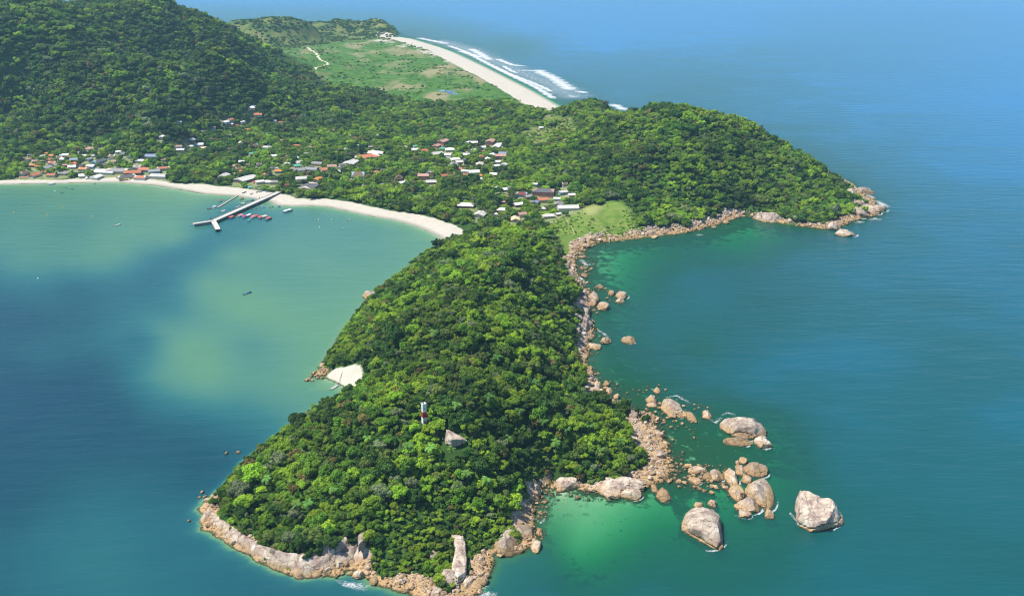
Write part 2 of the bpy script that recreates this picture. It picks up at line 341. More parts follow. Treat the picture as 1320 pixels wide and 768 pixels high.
def terrain_material():
    k = NT('terrain'); pos = k.n('NewGeometry').outputs['Position']
    nA = k.noise(pos, 0.02, 6); nB = k.noise(pos, 0.11, 6); nC = k.noise(pos, 0.6, 5)
    soil = k.ramp(nB, [(0.3, (0.018, 0.045, 0.010)), (0.55, (0.04, 0.09, 0.016)), (0.75, (0.075, 0.13, 0.025))])
    mp = k.n('Mapping'); k.put(pos, mp.inputs[0]); mp.inputs['Scale'].default_value = (0.8, 0.35, 1)
    nM = k.noise(mp.outputs[0], 0.011, 7, 0.62); nM2 = k.noise(pos, 0.05, 5)
    mg = k.ramp(nM2, [(0.3, (0.03, 0.095, 0.012)), (0.5, (0.06, 0.145, 0.02)), (0.72, (0.105, 0.185, 0.035))])
    marsh = k.mix(k.mapr(nM, 0.50, 0.62), mg, k.mix(nM2, (0.20, 0.20, 0.085), (0.31, 0.25, 0.15)))
    mat = k.mix(k.attr('marsh'), soil, marsh)
    gr = k.ramp(nB, [(0.3, (0.085, 0.17, 0.02)), (0.5, (0.14, 0.22, 0.035)), (0.7, (0.21, 0.24, 0.06))])
    gr = k.mix(k.mapr(nC, 0.5, 0.72, 0, .7), gr, (0.055, 0.115, 0.018))
    mat = k.mix(k.attr('grass'), mat, gr)
    yd = k.mix(k.mapr(nC, .45, .62), (0.13, 0.20, 0.035), (0.40, 0.34, 0.24)); mat = k.mix(k.attr('yard'), mat, yd)
    mat = k.mix(k.attr('lawn'), mat, k.mix(nC, (0.30, 0.30, 0.10), (0.24, 0.28, 0.09)))
    sc = k.ramp(nB, [(0.35, (0.07, 0.13, 0.02)), (0.52, (0.13, 0.17, 0.04)), (0.68, (0.27, 0.20, 0.11))])
    mat = k.mix(k.attr('scrub'), mat, sc)
    fh = k.ramp(k.noise(pos, 0.025, 6), [(0.35, (0.03, 0.07, 0.015)), (0.5, (0.10, 0.14, 0.03)), (0.66, (0.19, 0.19, 0.065))])
    mat = k.mix(k.attr('farhill'), mat, fh)
    sand = k.mix(nB, (0.42, 0.375, 0.30), (0.54, 0.50, 0.425))
    sand = k.mix(k.mapr(nC, 0.5, 0.8, 0, .35), sand, (0.52, 0.46, 0.36))
    sep = k.n('SeparateXYZ'); k.put(pos, sep.inputs[0]); z = sep.outputs['Z']
    sand = k.mix(k.mapr(z, 0.75, 0.12), sand, (0.27, 0.25, 0.205))
    dn = k.noise(mp.outputs[0], 0.03, 6, 0.65)
    dm = k.math('MULTIPLY', k.attr('dune'), k.mapr(dn, 0.50, 0.58))
    mat = k.mix(dm, mat, sand)
    sm = k.math('ADD', k.attr('sand'), k.math('MULTIPLY', k.math('SUBTRACT', nB, 0.5), 0.5))
    mat = k.mix(k.mapr(sm, 0.42, 0.58), mat, sand)
    rc, hg = rock_nodes(k, pos, 0.5)
    rm = k.math('ADD', k.attr('rock'), k.math('MULTIPLY', k.math('SUBTRACT', nC, 0.5), 0.7))
    mat = k.mix(k.mapr(rm, 0.40, 0.60), mat, rc)
    # sea bed: pale sand with weed and drowned rocks near the rocky shore
    wd = k.mapr(k.math('ADD', k.noise(pos, 0.10, 6, 0.68), k.math('MULTIPLY', k.attr('weed'), 0.31)), 0.58, 0.72)
    bed = k.mix(wd, k.mix(nB, (0.50, 0.50, 0.34), (0.56, 0.55, 0.38)), (0.045, 0.045, 0.02))
    mat = k.mix(k.mapr(z, 0.02, -0.25), mat, bed)
    k.base(mat); k.rough(0.95); k.spec(0.1)
    k.put(k.bump(k.math('ADD', nB, k.math('MULTIPLY', nC, 0.4)), 0.8, 1.2), k.b.inputs['Normal'])
    return k.m

def grid_faces(nx, ny, keep):
    idx = np.arange(nx * ny).reshape(ny, nx)
    q = np.stack([idx[:-1, :-1], idx[:-1, 1:], idx[1:, 1:], idx[1:, :-1]], -1)
    return q[keep]
def fast_mesh(name, V, F):
    me = bpy.data.meshes.new(name); V = np.asarray(V, np.float32); F = np.asarray(F, np.int32)
    used = np.unique(F); rm = np.full(len(V), -1); rm[used] = np.arange(len(used)); V = V[used]; F = rm[F].astype(np.int32)
    me.vertices.add(len(V)); me.vertices.foreach_set('co', V.ravel())
    n = F.shape[1]; me.loops.add(F.size); me.loops.foreach_set('vertex_index', F.ravel())
    me.polygons.add(len(F)); me.polygons.foreach_set('loop_start', np.arange(0, F.size, n, dtype=np.int32))
    me.polygons.foreach_set('loop_total', np.full(len(F), n, np.int32)); me.update(calc_edges=True)
    me.shade_smooth()
    return me, used
def fattr(me, name, A, used):
    a = me.attributes.new(name, 'FLOAT', 'POINT'); a.data.foreach_set('value', np.asarray(A, np.float32).ravel()[used])

def quadany(M): return M[:-1, :-1] | M[:-1, 1:] | M[1:, 1:] | M[1:, :-1]
V = np.stack([GX, GY, H], -1).reshape(-1, 3)
keepT = quadany((H > -5) | (sdist > -120))
me, used = fast_mesh('terrain', V, grid_faces(len(xs), len(ys), keepT))
for nme, A in (('sand', sandm), ('rock', rockm), ('marsh', m_marsh & ~sandm), ('dune', m_dune), ('grass', m_grass & ~m_lawn), ('lawn', m_lawn), ('scrub', m_scrub), ('farhill', m_far)):
    fattr(me, nme, blur(A, 2) if nme != 'rock' else blur(A, 1), used)
fattr(me, 'weed', np.where(ck == 2, np.clip(1.25 - (-sdist) / np.where((GX > 60) & (GY < 800) & (GY > 575), 130, np.where((GX > -10) & (GX < 100) & (GY < 575) & (GY > 470), 9, 45)), 0, 1), np.where(ck == 1, np.clip(1 - (-sdist) / 12, 0, 1), 0)), used)
me.materials.append(terrain_material()); TER, TUSED = me, used
o = bpy.data.objects.new('terrain', me); COL.objects.link(o)
tag(o, 'green hilly island land with pale beaches and rocky shore', None, None, 'structure')

# ------------------------------------------------------------------ water
k = NT('sea_water'); pos = k.n('NewGeometry').outputs['Position']
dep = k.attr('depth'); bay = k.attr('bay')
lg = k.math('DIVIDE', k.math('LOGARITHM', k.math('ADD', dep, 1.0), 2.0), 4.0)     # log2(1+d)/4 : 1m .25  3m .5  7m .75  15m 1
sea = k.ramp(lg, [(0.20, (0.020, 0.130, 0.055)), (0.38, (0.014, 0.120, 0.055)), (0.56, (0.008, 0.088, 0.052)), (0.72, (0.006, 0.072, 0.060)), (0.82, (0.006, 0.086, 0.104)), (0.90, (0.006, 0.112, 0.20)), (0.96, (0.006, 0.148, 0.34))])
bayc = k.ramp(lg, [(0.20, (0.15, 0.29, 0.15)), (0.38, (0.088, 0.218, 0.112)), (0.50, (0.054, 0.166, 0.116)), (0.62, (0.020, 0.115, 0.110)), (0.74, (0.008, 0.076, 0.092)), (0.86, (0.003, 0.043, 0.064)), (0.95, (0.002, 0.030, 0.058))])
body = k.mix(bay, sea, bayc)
patch = k.noise(pos, 0.004, 5)
body = k.mix(k.mapr(patch, 0.3, 0.7, 0, 0.18), body, (0.015, 0.10, 0.11))
mp = k.n('Mapping'); k.put(pos, mp.inputs[0]); mp.inputs['Rotation'].default_value = (0, 0, R(-24)); mp.inputs['Scale'].default_value = (0.28, 1.0, 1)
w1 = k.noise(mp.outputs[0], 0.075, 3, 0.5); w2 = k.noise(mp.outputs[0], 0.35, 3, 0.55); w3 = k.noise(pos, 1.1, 2)
mp2 = k.n('Mapping'); k.put(pos, mp2.inputs[0]); mp2.inputs['Rotation'].default_value = (0, 0, R(30)); mp2.inputs['Scale'].default_value = (0.35, 1.0, 1)
w4 = k.noise(mp2.outputs[0], 0.16, 2)
hh = k.math('ADD', k.math('MULTIPLY', w1, 2.4), k.math('ADD', k.math('MULTIPLY', w2, 0.55), k.math('ADD', k.math('MULTIPLY', w3, 0.12), k.math('MULTIPLY', w4, 0.5))))
k.base(body); k.rough(0.27); k.b.inputs['IOR'].default_value = 1.333
k.put(k.bump(hh, 0.45, 1.0), k.b.inputs['Normal'])
al = k.math('SUBTRACT', 1.0, k.math('EXPONENT', k.math('MULTIPLY', dep, k.mapr(bay, 0, 1, -0.27, -1.5))))
trn = k.n('BsdfTransparent'); ctr = k.n('CombineColor')
for i_, a_ in enumerate((-0.55, -0.06, -0.24)): k.put(k.math('EXPONENT', k.math('MULTIPLY', dep, a_)), ctr.inputs[i_])
k.put(ctr.outputs[0], trn.inputs[0]); wmx = k.n('MixShader'); k.put(k.mapr(al, 0, 1, 0.10, 1.0), wmx.inputs[0])
k.t.links.new(trn.outputs[0], wmx.inputs[1]); k.t.links.new(k.b.outputs[0], wmx.inputs[2]); k.t.links.new(wmx.outputs[0], k.out.inputs[0])
WATER = k.m
xo = np.concatenate([[-30000, -9000, -4000, -2200], xs, [900, 1200, 1700, 2600, 5000, 12000, 30000]])
yo = np.concatenate([[-30000, -6000, -800, 0, 200, 320, 370], ys, [3960, 4400, 5200, 7000, 12000, 30000]])
WX, WY = np.meshgrid(xo, yo)
inx = (WX >= xs[0]) & (WX <= xs[-1]) & (WY >= ys[0]) & (WY <= ys[-1])
DD = np.full(WX.shape, 13.0); DD[7:7 + len(ys), 4:4 + len(xs)] = np.where(land, 0, -H)
ox, oy = WX[~inx], WY[~inx]
dd = np.exp(np.clip(tps_eval(dp, DW, np.clip(ox / np.maximum(oy, 300) * 1.9, -1.4, 1.4), np.log(np.clip(oy, 380, 6000))), math.log(5), math.log(14)))
DD[~inx] = dd
LD = np.full(WX.shape, -1000.0); LD[7:7 + len(ys), 4:4 + len(xs)] = sdist
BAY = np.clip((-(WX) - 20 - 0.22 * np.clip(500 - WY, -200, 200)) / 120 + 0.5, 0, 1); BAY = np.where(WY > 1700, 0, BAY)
keepW = quadany(LD < 6)
# leave no water under the hidden interior of the island
Vw = np.stack([WX, WY, np.zeros_like(WX)], -1).reshape(-1, 3)
me, used = fast_mesh('sea', Vw, grid_faces(len(xo), len(yo), keepW))
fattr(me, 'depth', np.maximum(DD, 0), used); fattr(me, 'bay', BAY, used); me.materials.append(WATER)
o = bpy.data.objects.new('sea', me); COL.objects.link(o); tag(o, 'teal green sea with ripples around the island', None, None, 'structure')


# ------------------------------------------------------------------ footpaths and ponds on the land
def ribbon(name, pts, w, mat, label, zoff=0.12, kind='structure', cat=None, group=None, wob=0.25, loops=1):
    P_ = []
    for (x0, y0), (x1, y1) in zip(pts[:-1], pts[1:]):
        n = max(2, int(math.hypot(x1 - x0, y1 - y0) / 6))
        P_ += [(x0 + (x1 - x0) * i / n, y0 + (y1 - y0) * i / n) for i in range(n)]
    P_.append(pts[-1]); V_, F_ = [], []
    for i, (x, y) in enumerate(P_):
        a = P_[max(0, i - 1)]; b = P_[min(len(P_) - 1, i + 1)]
        dx, dy = b[0] - a[0], b[1] - a[1]; L = math.hypot(dx, dy) + 1e-6; nx, ny = -dy / L, dx / L
        ww = w * (1 + wob * random.uniform(-1, 1)); j = w * 0.3 * math.sin(i * 1.3)
        for s in (-1, 0, 1):
            X_, Y_ = x + nx * (s * ww / 2 + j), y + ny * (s * ww / 2 + j)
            V_.append((X_, Y_, max(ground(X_, Y_), 0) + zoff + (0.05 if s == 0 else 0)))
        if i:
            q = 3 * i
            F_ += [(q - 3, q - 2, q + 1, q), (q - 2, q - 1, q + 2, q + 1)]
    o = mesh_obj(name, V_, F_, mat, smooth=True); tag(o, label, cat, group, kind); return o
SANDY = plain('path_sand', (0.62, 0.54, 0.40), 0.95, 0.15, 0.3)
DIRT = plain('path_dirt', (0.36, 0.31, 0.17), 0.95, 0.15, 0.3)
pp = lambda s, z=4.0: [gp(*map(float, e.split()), z) for e in s.split(';')]
ribbon('footpath', pp('396 61;405 67;412 76;421 82;424 86;421 89;412 92;404 95;403 103'), 7, SANDY, 'pale sandy footpath winding across the marsh')
ribbon('footpath', pp('405 103;418 106;428 111;436 115'), 6, SANDY, 'pale sandy footpath leaving the marsh by the wood')
ribbon('footpath', pp('728 284;738 297;746 305', 8), .9, DIRT, 'narrow sandy trail down the grassy neck')
ribbon('footpath', pp('757 289;775 293;790 300;806 303', 8), .9, DIRT, 'narrow sandy trail across the grassy neck')
POND = NT('pond_water'); POND.base((0.05, 0.10, 0.22)); POND.rough(0.08)
for s_, lb in (('563 116;572 117;580 119;588 122', 'narrow blue pond in the marsh by the wood'), ('594 129;606 131;616 132', 'longer blue pond at the marsh edge by the wood')):
    ribbon('pond', pp(s_), 16, POND.m, lb, 0.2)

# ------------------------------------------------------------------ leaves
def leaf_material(name, col, col2):
    k = NT(name); pos = k.n('NewGeometry').outputs['Position']; oi = k.n('ObjectInfo')
    f = k.noise(pos, 1.6, 3)
    c = k.mix(k.mapr(f, 0.38, 0.62), col, col2)
    reg = k.noise(oi.outputs['Location'], 0.012, 3)
    v = k.math('MULTIPLY', k.mapr(oi.outputs['Random'], 0, 1, 1.3, 2.3), k.mapr(reg, 0.32, 0.68, 0.70, 1.32))
    hsv = k.n('HueSaturation'); k.put(c, hsv.inputs['Color']); k.put(v, hsv.inputs['Value'])
    k.put(k.mapr(k.math('FRACT', k.math('MULTIPLY', oi.outputs['Random'], 7.31)), 0, 1, 0.485, 0.512), hsv.inputs['Hue'])
    k.base(hsv.outputs[0]); k.rough(0.55); k.spec(0.25)
    tr = k.n('BsdfTranslucent'); k.put(hsv.outputs[0], tr.inputs[0])
    mx = k.n('MixShader'); mx.inputs[0].default_value = 0.42
    k.t.links.new(k.b.outputs[0], mx.inputs[1]); k.t.links.new(tr.outputs[0], mx.inputs[2]); k.t.links.new(mx.outputs[0], k.out.inputs[0])
    return k.m
LEAF = [('bright lime green', leaf_material('leaf_lime', (0.19, 0.27, 0.018), (0.12, 0.205, 0.013))),
        ('fresh mid green', leaf_material('leaf_mid', (0.105, 0.185, 0.014), (0.06, 0.125, 0.010))),
        ('deep dark green', leaf_material('leaf_dark', (0.050, 0.105, 0.013), (0.028, 0.068, 0.010))),
        ('dull olive green', leaf_material('leaf_olive', (0.115, 0.155, 0.03), (0.075, 0.115, 0.022))),
        ('rust tinged', leaf_material('leaf_rust', (0.16, 0.12, 0.032), (0.09, 0.10, 0.025))),
        ('pale grey green', leaf_material('leaf_pale', (0.15, 0.185, 0.085), (0.10, 0.13, 0.06)))]
WGT = np.array([0.20, 0.36, 0.24, 0.125, 0.03, 0.045]); WGT /= WGT.sum()
BARK = plain('bark', (0.16, 0.12, 0.085), 0.9, 0.2, 3)

def ico(sub=1):
    t = (1 + 5 ** .5) / 2
    v = [(-1, t, 0), (1, t, 0), (-1, -t, 0), (1, -t, 0), (0, -1, t), (0, 1, t), (0, -1, -t), (0, 1, -t), (t, 0, -1), (t, 0, 1), (-t, 0, -1), (-t, 0, 1)]
    f = [(0, 11, 5), (0, 5, 1), (0, 1, 7), (0, 7, 10), (0, 10, 11), (1, 5, 9), (5, 11, 4), (11, 10, 2), (10, 7, 6), (7, 1, 8), (3, 9, 4), (3, 4, 2), (3, 2, 6), (3, 6, 8), (3, 8, 9), (4, 9, 5), (2, 4, 11), (6, 2, 10), (8, 6, 7), (9, 8, 1)]
    v = [np.array(a) / np.linalg.norm(a) for a in v]
    for _ in range(sub):
        c, nf = {}, []
        def mid(a, b):
            key = (min(a, b), max(a, b))
            if key not in c:
                m = v[a] + v[b]; v.append(m / np.linalg.norm(m)); c[key] = len(v) - 1
            return c[key]
        for a, b, d in f:
            ab, bd, da = mid(a, b), mid(b, d), mid(d, a)
            nf += [(a, ab, da), (b, bd, ab), (d, da, bd), (ab, bd, da)]
        f = nf
    return np.array(v), np.array(f)
ICO = {s: ico(s) for s in (1, 2, 3, 4)}

def crown_geo(seed, nl, nq, qs, zs, spread=0.62, core=1):
    """a crown of unit radius: uneven lobes clothed in leaf-sized faces over a smaller inner mass"""
    g = np.random.default_rng(seed); V_, F_ = [], []; n0 = 0
    iv, jf = ICO[core]
    for l in range(nl):
        if l == 0: c, r = np.array([0, 0, 0.05]), 0.55
        else:
            a = g.uniform(0, 2 * math.pi); e = g.uniform(-0.25, 1.0)
            d = spread * g.uniform(0.6, 1.4)
            c = np.array([math.cos(a) * d * math.sqrt(max(0, 1 - e * e * .8)), math.sin(a) * d * math.sqrt(max(0, 1 - e * e * .8)), e * d * zs]); r = g.uniform(0.16, 0.42)
        sc = np.array([1, 1, 0.82])
        cv = c + iv * r * 0.80 * sc * (1 + g.uniform(-.12, .12, (len(iv), 1)))
        V_.append(cv); F_ += [tuple(q) + (q[2],) for q in (jf + n0)]; n0 += len(cv)
        m = nq if l else int(nq * 1.3)
        d = g.normal(size=(m * 2, 3)); d /= np.linalg.norm(d, axis=1)[:, None]; d = d[(d[:, 2] > -0.45)][:m]; m = len(d)
        p = c + d * r * sc * g.uniform(0.86, 1.14, (m, 1))
        nrm = d + g.normal(size=(m, 3)) * 0.45 + np.array([0, 0, 0.25]); nrm /= np.linalg.norm(nrm, axis=1)[:, None]
        u = np.cross(nrm, g.normal(size=(m, 3))); u /= np.linalg.norm(u, axis=1)[:, None]; w = np.cross(nrm, u)
        s = qs * g.uniform(0.6, 1.35, (m, 1)); b = nrm * s * 0.28
        V_.append(np.stack([p - u * s, p + w * s * .62 + b, p + u * s, p - w * s * .62 + b], 1).reshape(-1, 3))
        F_ += [(n0 + 4 * i, n0 + 4 * i + 1, n0 + 4 * i + 2, n0 + 4 * i + 3) for i in range(m)]; n0 += 4 * m
    return np.concatenate(V_), F_
def mesh_data(name, V_, F_, mat):
    me = bpy.data.meshes.new(name)
    F2 = [f[:3] if len(f) == 4 and f[3] == f[2] else f for f in F_]
    me.from_pydata([tuple(v) for v in V_], [], [tuple(int(i) for i in f) for f in F2]); me.materials.append(mat); return me
def tube(pts, rad, n=6):
    V_, F_ = [], []
    for i, (p, r) in enumerate(zip(pts, rad)):
        a = np.array(pts[max(0, i - 1)], float); b = np.array(pts[min(len(pts) - 1, i + 1)], float); d = b - a; d /= np.linalg.norm(d) + 1e-9
        u = np.cross(d, (0, 1, 0.01) if abs(d[1]) < .9 else (1, 0, 0)); u /= np.linalg.norm(u); w = np.cross(d, u)
        for j in range(n):
            t = 2 * math.pi * j / n; V_.append(np.array(p) + r * (math.cos(t) * u + math.sin(t) * w))
        if i:
            for j in range(n): F_.append(((i - 1) * n + j, (i - 1) * n + (j + 1) % n, i * n + (j + 1) % n, i * n + j))
    F_.append(tuple(range(n - 1, -1, -1))); F_.append(tuple((len(pts) - 1) * n + j for j in range(n)))
    return V_, F_
def join(parts):
    V_, F_, n = [], [], 0
    for v, f in parts:
        V_ += [tuple(map(float, a)) for a in v]; F_ += [tuple(int(i) + n for i in q) for q in f]; n += len(v)
    return V_, F_
def box(x0, x1, y0, y1, z0, z1):
    v = [(x, y, z) for z in (z0, z1) for y in (y0, y1) for x in (x0, x1)]
    return v, [(0, 2, 3, 1), (4, 5, 7, 6), (0, 1, 5, 4), (2, 6, 7, 3), (0, 4, 6, 2), (1, 3, 7, 5)]

# trunk: about 1.4 crown radii tall, with limbs into the crown (unit = crown radius)
def trunk_geo(seed):
    g = random.Random(seed); parts = [tube([(0, 0, -0.25), (0.02, 0.01, .45), (.05, 0, .95), (0.02, .03, 1.35)], [.11, .085, .065, .03])]
    for i in range(5):
        a = i * 1.26 + g.uniform(-.3, .3); z = g.uniform(.55, .9)
        parts.append(tube([(0.02, 0, z), (math.cos(a) * .3, math.sin(a) * .3, z + .22), (math.cos(a) * .58, math.sin(a) * .58, z + .4)], [.045, .032, .014], 5))
    return join(parts)
NS = 3
SHAPES = [dict(nl=15, nq=62, qs=0.135, zs=0.75), dict(nl=12, nq=74, qs=0.145, zs=0.95, spread=0.55), dict(nl=18, nq=50, qs=0.125, zs=0.6, spread=0.7)]
SHAPEN = ['round headed', 'tall domed', 'broad flat topped']
CROWN = [[None] * NS for _ in LEAF]
for ci_, (nm, mt) in enumerate(LEAF):
    for s_ in range(NS):
        V_, F_ = crown_geo(100 + s_ * 10 + ci_, **SHAPES[s_]); CROWN[ci_][s_] = mesh_data('crown', V_, F_, mt)
FAR = [[None] * 2 for _ in LEAF]
for ci_, (nm, mt) in enumerate(LEAF):
    for s_ in range(2):
        V_, F_ = crown_geo(300 + s_ * 10 + ci_, nl=11 + 3 * s_, nq=20, qs=0.21, zs=0.75 - .15 * s_, core=1); FAR[ci_][s_] = mesh_data('crown', V_, F_, mt)
TRUNK = [mesh_data('trunk', *trunk_geo(s_), BARK) for s_ in range(3)]

# ------------------------------------------------------------------ houses (listed first so that the wood leaves room for them)
HOUSES = '''31 225 10 H f;45 227 12 T f;62 223 8 T f;67 227 9 T f;60 218 11 G f;70 214 9 G f;46 209 7 P f;64 208 9 T f;68 211 8 T f;84 201 9 W f;97 207 10 B f;107 198 10 G f;112 202 10 L f;119 193 12 P f;133 193 14 D f;
97 212 8 O f;93 216 8 W f;84 224 12 G f;108 219 10 O f;107 228 8 W f;118 216 9 W f;128 209 16 D f;137 222 23 W f;125 229 12 W f;153 221 24 G f;163 229 19 D f;172 224 18 T f;182 230 13 T f;187 220 12 T f;
206 228 20 L f;199 222 12 G f;211 218 14 T f;178 217 9 G f;181 208 9 W f;196 202 17 B f;169 203 7 W f;153 197 6 W f;209 177 6 W h;
289 228 14 L j;317 232 24 L j;335 236 9 W j;346 236 9 W j;356 236 12 G j;370 240 6 R j;398 242 25 D j;410 233 12 O j;390 231 15 L j;386 220 12 G j;402 219 14 G j;383 215 7 N j;409 212 12 G j;420 220 10 T j;428 216 10 P j;
435 223 9 W j;441 216 12 D j;452 211 22 L m;472 203 27 T m;485 198 18 W m;462 228 14 H m;470 241 9 G m;515 230 13 H m;520 237 10 W m;494 239 6 G m;
440 185 9 W m;450 177 7 W m;489 176 6 W m;522 191 6 W c;535 194 8 W c;536 190 5 N c;548 195 7 T c;571 185 14 P c;563 191 9 P c;570 193 6 N c;580 194 10 W c;603 185 6 W c;611 185 8 W c;598 189 6 W c;632 185 13 P c;
643 187 7 W c;640 190 12 W c;622 191 8 W c;611 195 7 W c;606 198 9 D c;601 201 8 L c;575 201 12 W c;563 199 13 L c;577 205 8 G c;587 207 10 W c;600 207 8 G c;584 214 15 G c;592 210 8 L c;618 213 11 L c;592 219 7 T c;
600 222 8 W c;611 223 12 W c;634 201 8 W c;645 204 12 P c;649 199 10 B c;621 204 6 T c;641 210 7 W c;640 215 6 W c;557 236 13 L c;546 230 12 P c;554 224 8 G c;618 232 5 W c;
601 266 19 W n;620 277 18 L n;639 278 7 W n;648 272 12 W n;641 243 6 W n;648 246 9 W n;656 245 8 G n;673 252 12 R n;681 255 8 G n;701 250 24 D n;690 262 8 B n;699 259 11 T n;668 265 10 W n;718 258 7 W n;726 249 10 L n;
737 253 7 W n;720 265 12 G n;732 269 23 L n;707 280 13 L n;664 284 13 Y n;
323 140 8 W h;327 138 5 B h;333 149 9 T h;297 155 9 T h;290 159 10 W h;298 161 5 W h;313 158 5 W h;305 164 6 T h;320 168 6 O h;293 176 12 G h;247 182 8 W h;257 188 9 W h;262 192 7 Y h;246 190 5 W h;233 195 8 W h;231 190 6 P h;
312 185 12 Y h;321 185 8 P h;317 192 7 W h;328 189 8 D h;326 199 8 N h;345 191 11 L h;383 189 6 T h;355 202 9 W h;312 210 6 W h;463 124 12 W h;697 166 5 W n;404 186 7 G h;397 199 9 G h;272 172 6 G h;430 170 6 P m'''
HS = []
for e in HOUSES.replace('\n', '').split(';'):
    a, b, w, r_, zn = e.split(); a, b, w = float(a), float(b), float(w)
    x, y, z = hit(a, b + 1.2); HS.append((x, y, z, w * mpp(a, b, z), r_, zn))
EXTRA = random.Random(99)                 # the many small roofs half hidden between the ones picked out above
for zn, n_, (x0, x1), (y0, y1) in (('f', 22, (35, 215), (200, 224)), ('j', 14, (300, 430), (205, 228)), ('m', 10, (430, 520), (180, 238)), ('c', 14, (535, 655), (186, 230)), ('n', 7, (640, 735), (240, 280)), ('h', 12, (225, 400), (150, 200))):
    k_ = 0
    for _ in range(400):
        if k_ >= n_: break
        a, b = EXTRA.uniform(x0, x1), EXTRA.uniform(y0, y1); x, y, z = hit(a, b)
        if min(math.hypot(h[0] - x, (h[1] - y) * .6) - h[3] * .55 for h in HS) < 7: continue
        HS.append((x, y, z, EXTRA.uniform(5.0, 9.0), EXTRA.choice('TTPPGHLWOD'), zn)); k_ += 1
yard = np.zeros(GX.shape)
for h in HS: yard = np.maximum(yard, np.clip(1.5 - np.hypot(GX - h[0], (GY - h[1] + 5) * .7) / (h[3] * .5 + 7), 0, 1))
fattr(TER, 'yard', yard, TUSED)
HSA = np.array([(h[0], h[1], h[3]) for h in HS])

# ------------------------------------------------------------------ where trees may stand
LIGHT = hit(547, 545)
FROCK = hit(585, 570)
SF, RF = sandm.astype(float), rockm.astype(float)
def forest_ok(x, y):
    i = np.clip(np.searchsorted(xs, x) - 1, 0, len(xs) - 1); j = np.clip(np.searchsorted(ys, y) - 1, 0, len(ys) - 1)
    sd_ = sample(sdist, x, y)
    ok = (sd_ > 2.0) & (sample(SF, x, y) < .05) & (sample(RF, x, y) < .4) & ~m_marsh[j, i] & ~m_dune[j, i] & ~m_grass[j, i] & ~m_lawn[j, i] & ~m_far[j, i]
    ok &= ~(m_scrub[j, i] & (vnoise(x / 25, y / 25, s=77) < 0.35))
    for hx, hy, hw in HSA:
        ok &= ~((np.abs(x - hx) < hw * .55 + 2.2) & (y - hy < hw * .4 + 2) & (y - hy > -hw * .4 - np.where(hy < 1480, 22, 16)))
    ok &= np.hypot(x - LIGHT[0], (y - LIGHT[1] + 3)) > 6
    ok &= np.hypot((x - FROCK[0]) / 9, (y - FROCK[1] + 4) / 10) > 1
    return ok
def scatter(x0, x1, y0, y1, sp, seed, jit=0.42):
    g = np.random.default_rng(seed)
    X_, Y_ = np.meshgrid(np.arange(x0, x1, sp), np.arange(y0, y1, sp * .87)); X_ = X_ + (np.arange(X_.shape[0])[:, None] % 2) * sp / 2
    X_ = X_ + g.uniform(-jit, jit, X_.shape) * sp; Y_ = Y_ + g.uniform(-jit, jit, Y_.shape) * sp
    X_, Y_ = X_.ravel(), Y_.ravel(); Z_ = sample(H, X_, Y_)
    u, v = project(X_, Y_, Z_ + 5); m = (u > -330) & (u < 1500) & (v > -60) & (v < 860)
    X_, Y_, Z_ = X_[m], Y_[m], Z_[m]; m = forest_ok(X_, Y_)
    return X_[m], Y_[m], Z_[m]
def classes(x, y, g, w=WGT):
    n = vnoise(x / 28, y / 28, s=55); o = g.choice(6, len(x), p=w)
    o = np.where((n > .35) & (g.random(len(x)) < .5), 0, o); o = np.where((n < -.4) & (g.random(len(x)) < .45), 2, o)
    return o
def gn_scatter(name, label, pts, scl, rot, kk, meshes_of, tilt=None, cat='forest'):
    """points with size and kind; each kind is instanced from a crown that stands in the scene"""
    me = bpy.data.meshes.new(name); me.vertices.add(len(pts)); me.vertices.foreach_set('co', np.asarray(pts, np.float32).ravel())
    a = me.attributes.new('k', 'INT', 'POINT'); a.data.foreach_set('value', np.asarray(kk, np.int32))
    a = me.attributes.new('scl', 'FLOAT_VECTOR', 'POINT'); a.data.foreach_set('vector', np.asarray(scl, np.float32).ravel())
    a = me.attributes.new('rot', 'FLOAT_VECTOR', 'POINT'); a.data.foreach_set('vector', np.asarray(rot, np.float32).ravel())
    o = bpy.data.objects.new(name, me); COL.objects.link(o); tag(o, label, cat, None, 'stuff')
    ng = bpy.data.node_groups.new(name, 'GeometryNodeTree')
    ng.interface.new_socket('Geometry', in_out='INPUT', socket_type='NodeSocketGeometry'); ng.interface.new_socket('Geometry', in_out='OUTPUT', socket_type='NodeSocketGeometry')
    N = ng.nodes; L = ng.links; gi = N.new('NodeGroupInput'); go = N.new('NodeGroupOutput')
    jn = N.new('GeometryNodeJoinGeometry')
    def named(t, nme):
        n = N.new('GeometryNodeInputNamedAttribute'); n.data_type = t; n.inputs['Name'].default_value = nme; return n.outputs[0]
    ka, sa, ra = named('INT', 'k'), named('FLOAT_VECTOR', 'scl'), named('FLOAT_VECTOR', 'rot')
    for i in sorted(set(int(v) for v in kk)):
        cm = N.new('FunctionNodeCompare'); cm.data_type = 'INT'; cm.operation = 'EQUAL'; L.new(ka, cm.inputs[2]); cm.inputs[3].default_value = i
        oi = N.new('GeometryNodeObjectInfo'); oi.transform_space = 'ORIGINAL'; oi.inputs['Object'].default_value = meshes_of[i]; oi.inputs['As Instance'].default_value = True
        ip = N.new('GeometryNodeInstanceOnPoints'); L.new(gi.outputs[0], ip.inputs['Points']); L.new(cm.outputs[0], ip.inputs['Selection'])
        L.new(oi.outputs['Geometry'], ip.inputs['Instance']); L.new(ra, ip.inputs['Rotation']); L.new(sa, ip.inputs['Scale'])
        L.new(ip.outputs[0], jn.inputs[0])
    L.new(jn.outputs[0], go.inputs[0])
    md = o.modifiers.new('scatter', 'NODES'); md.node_group = ng
    return o

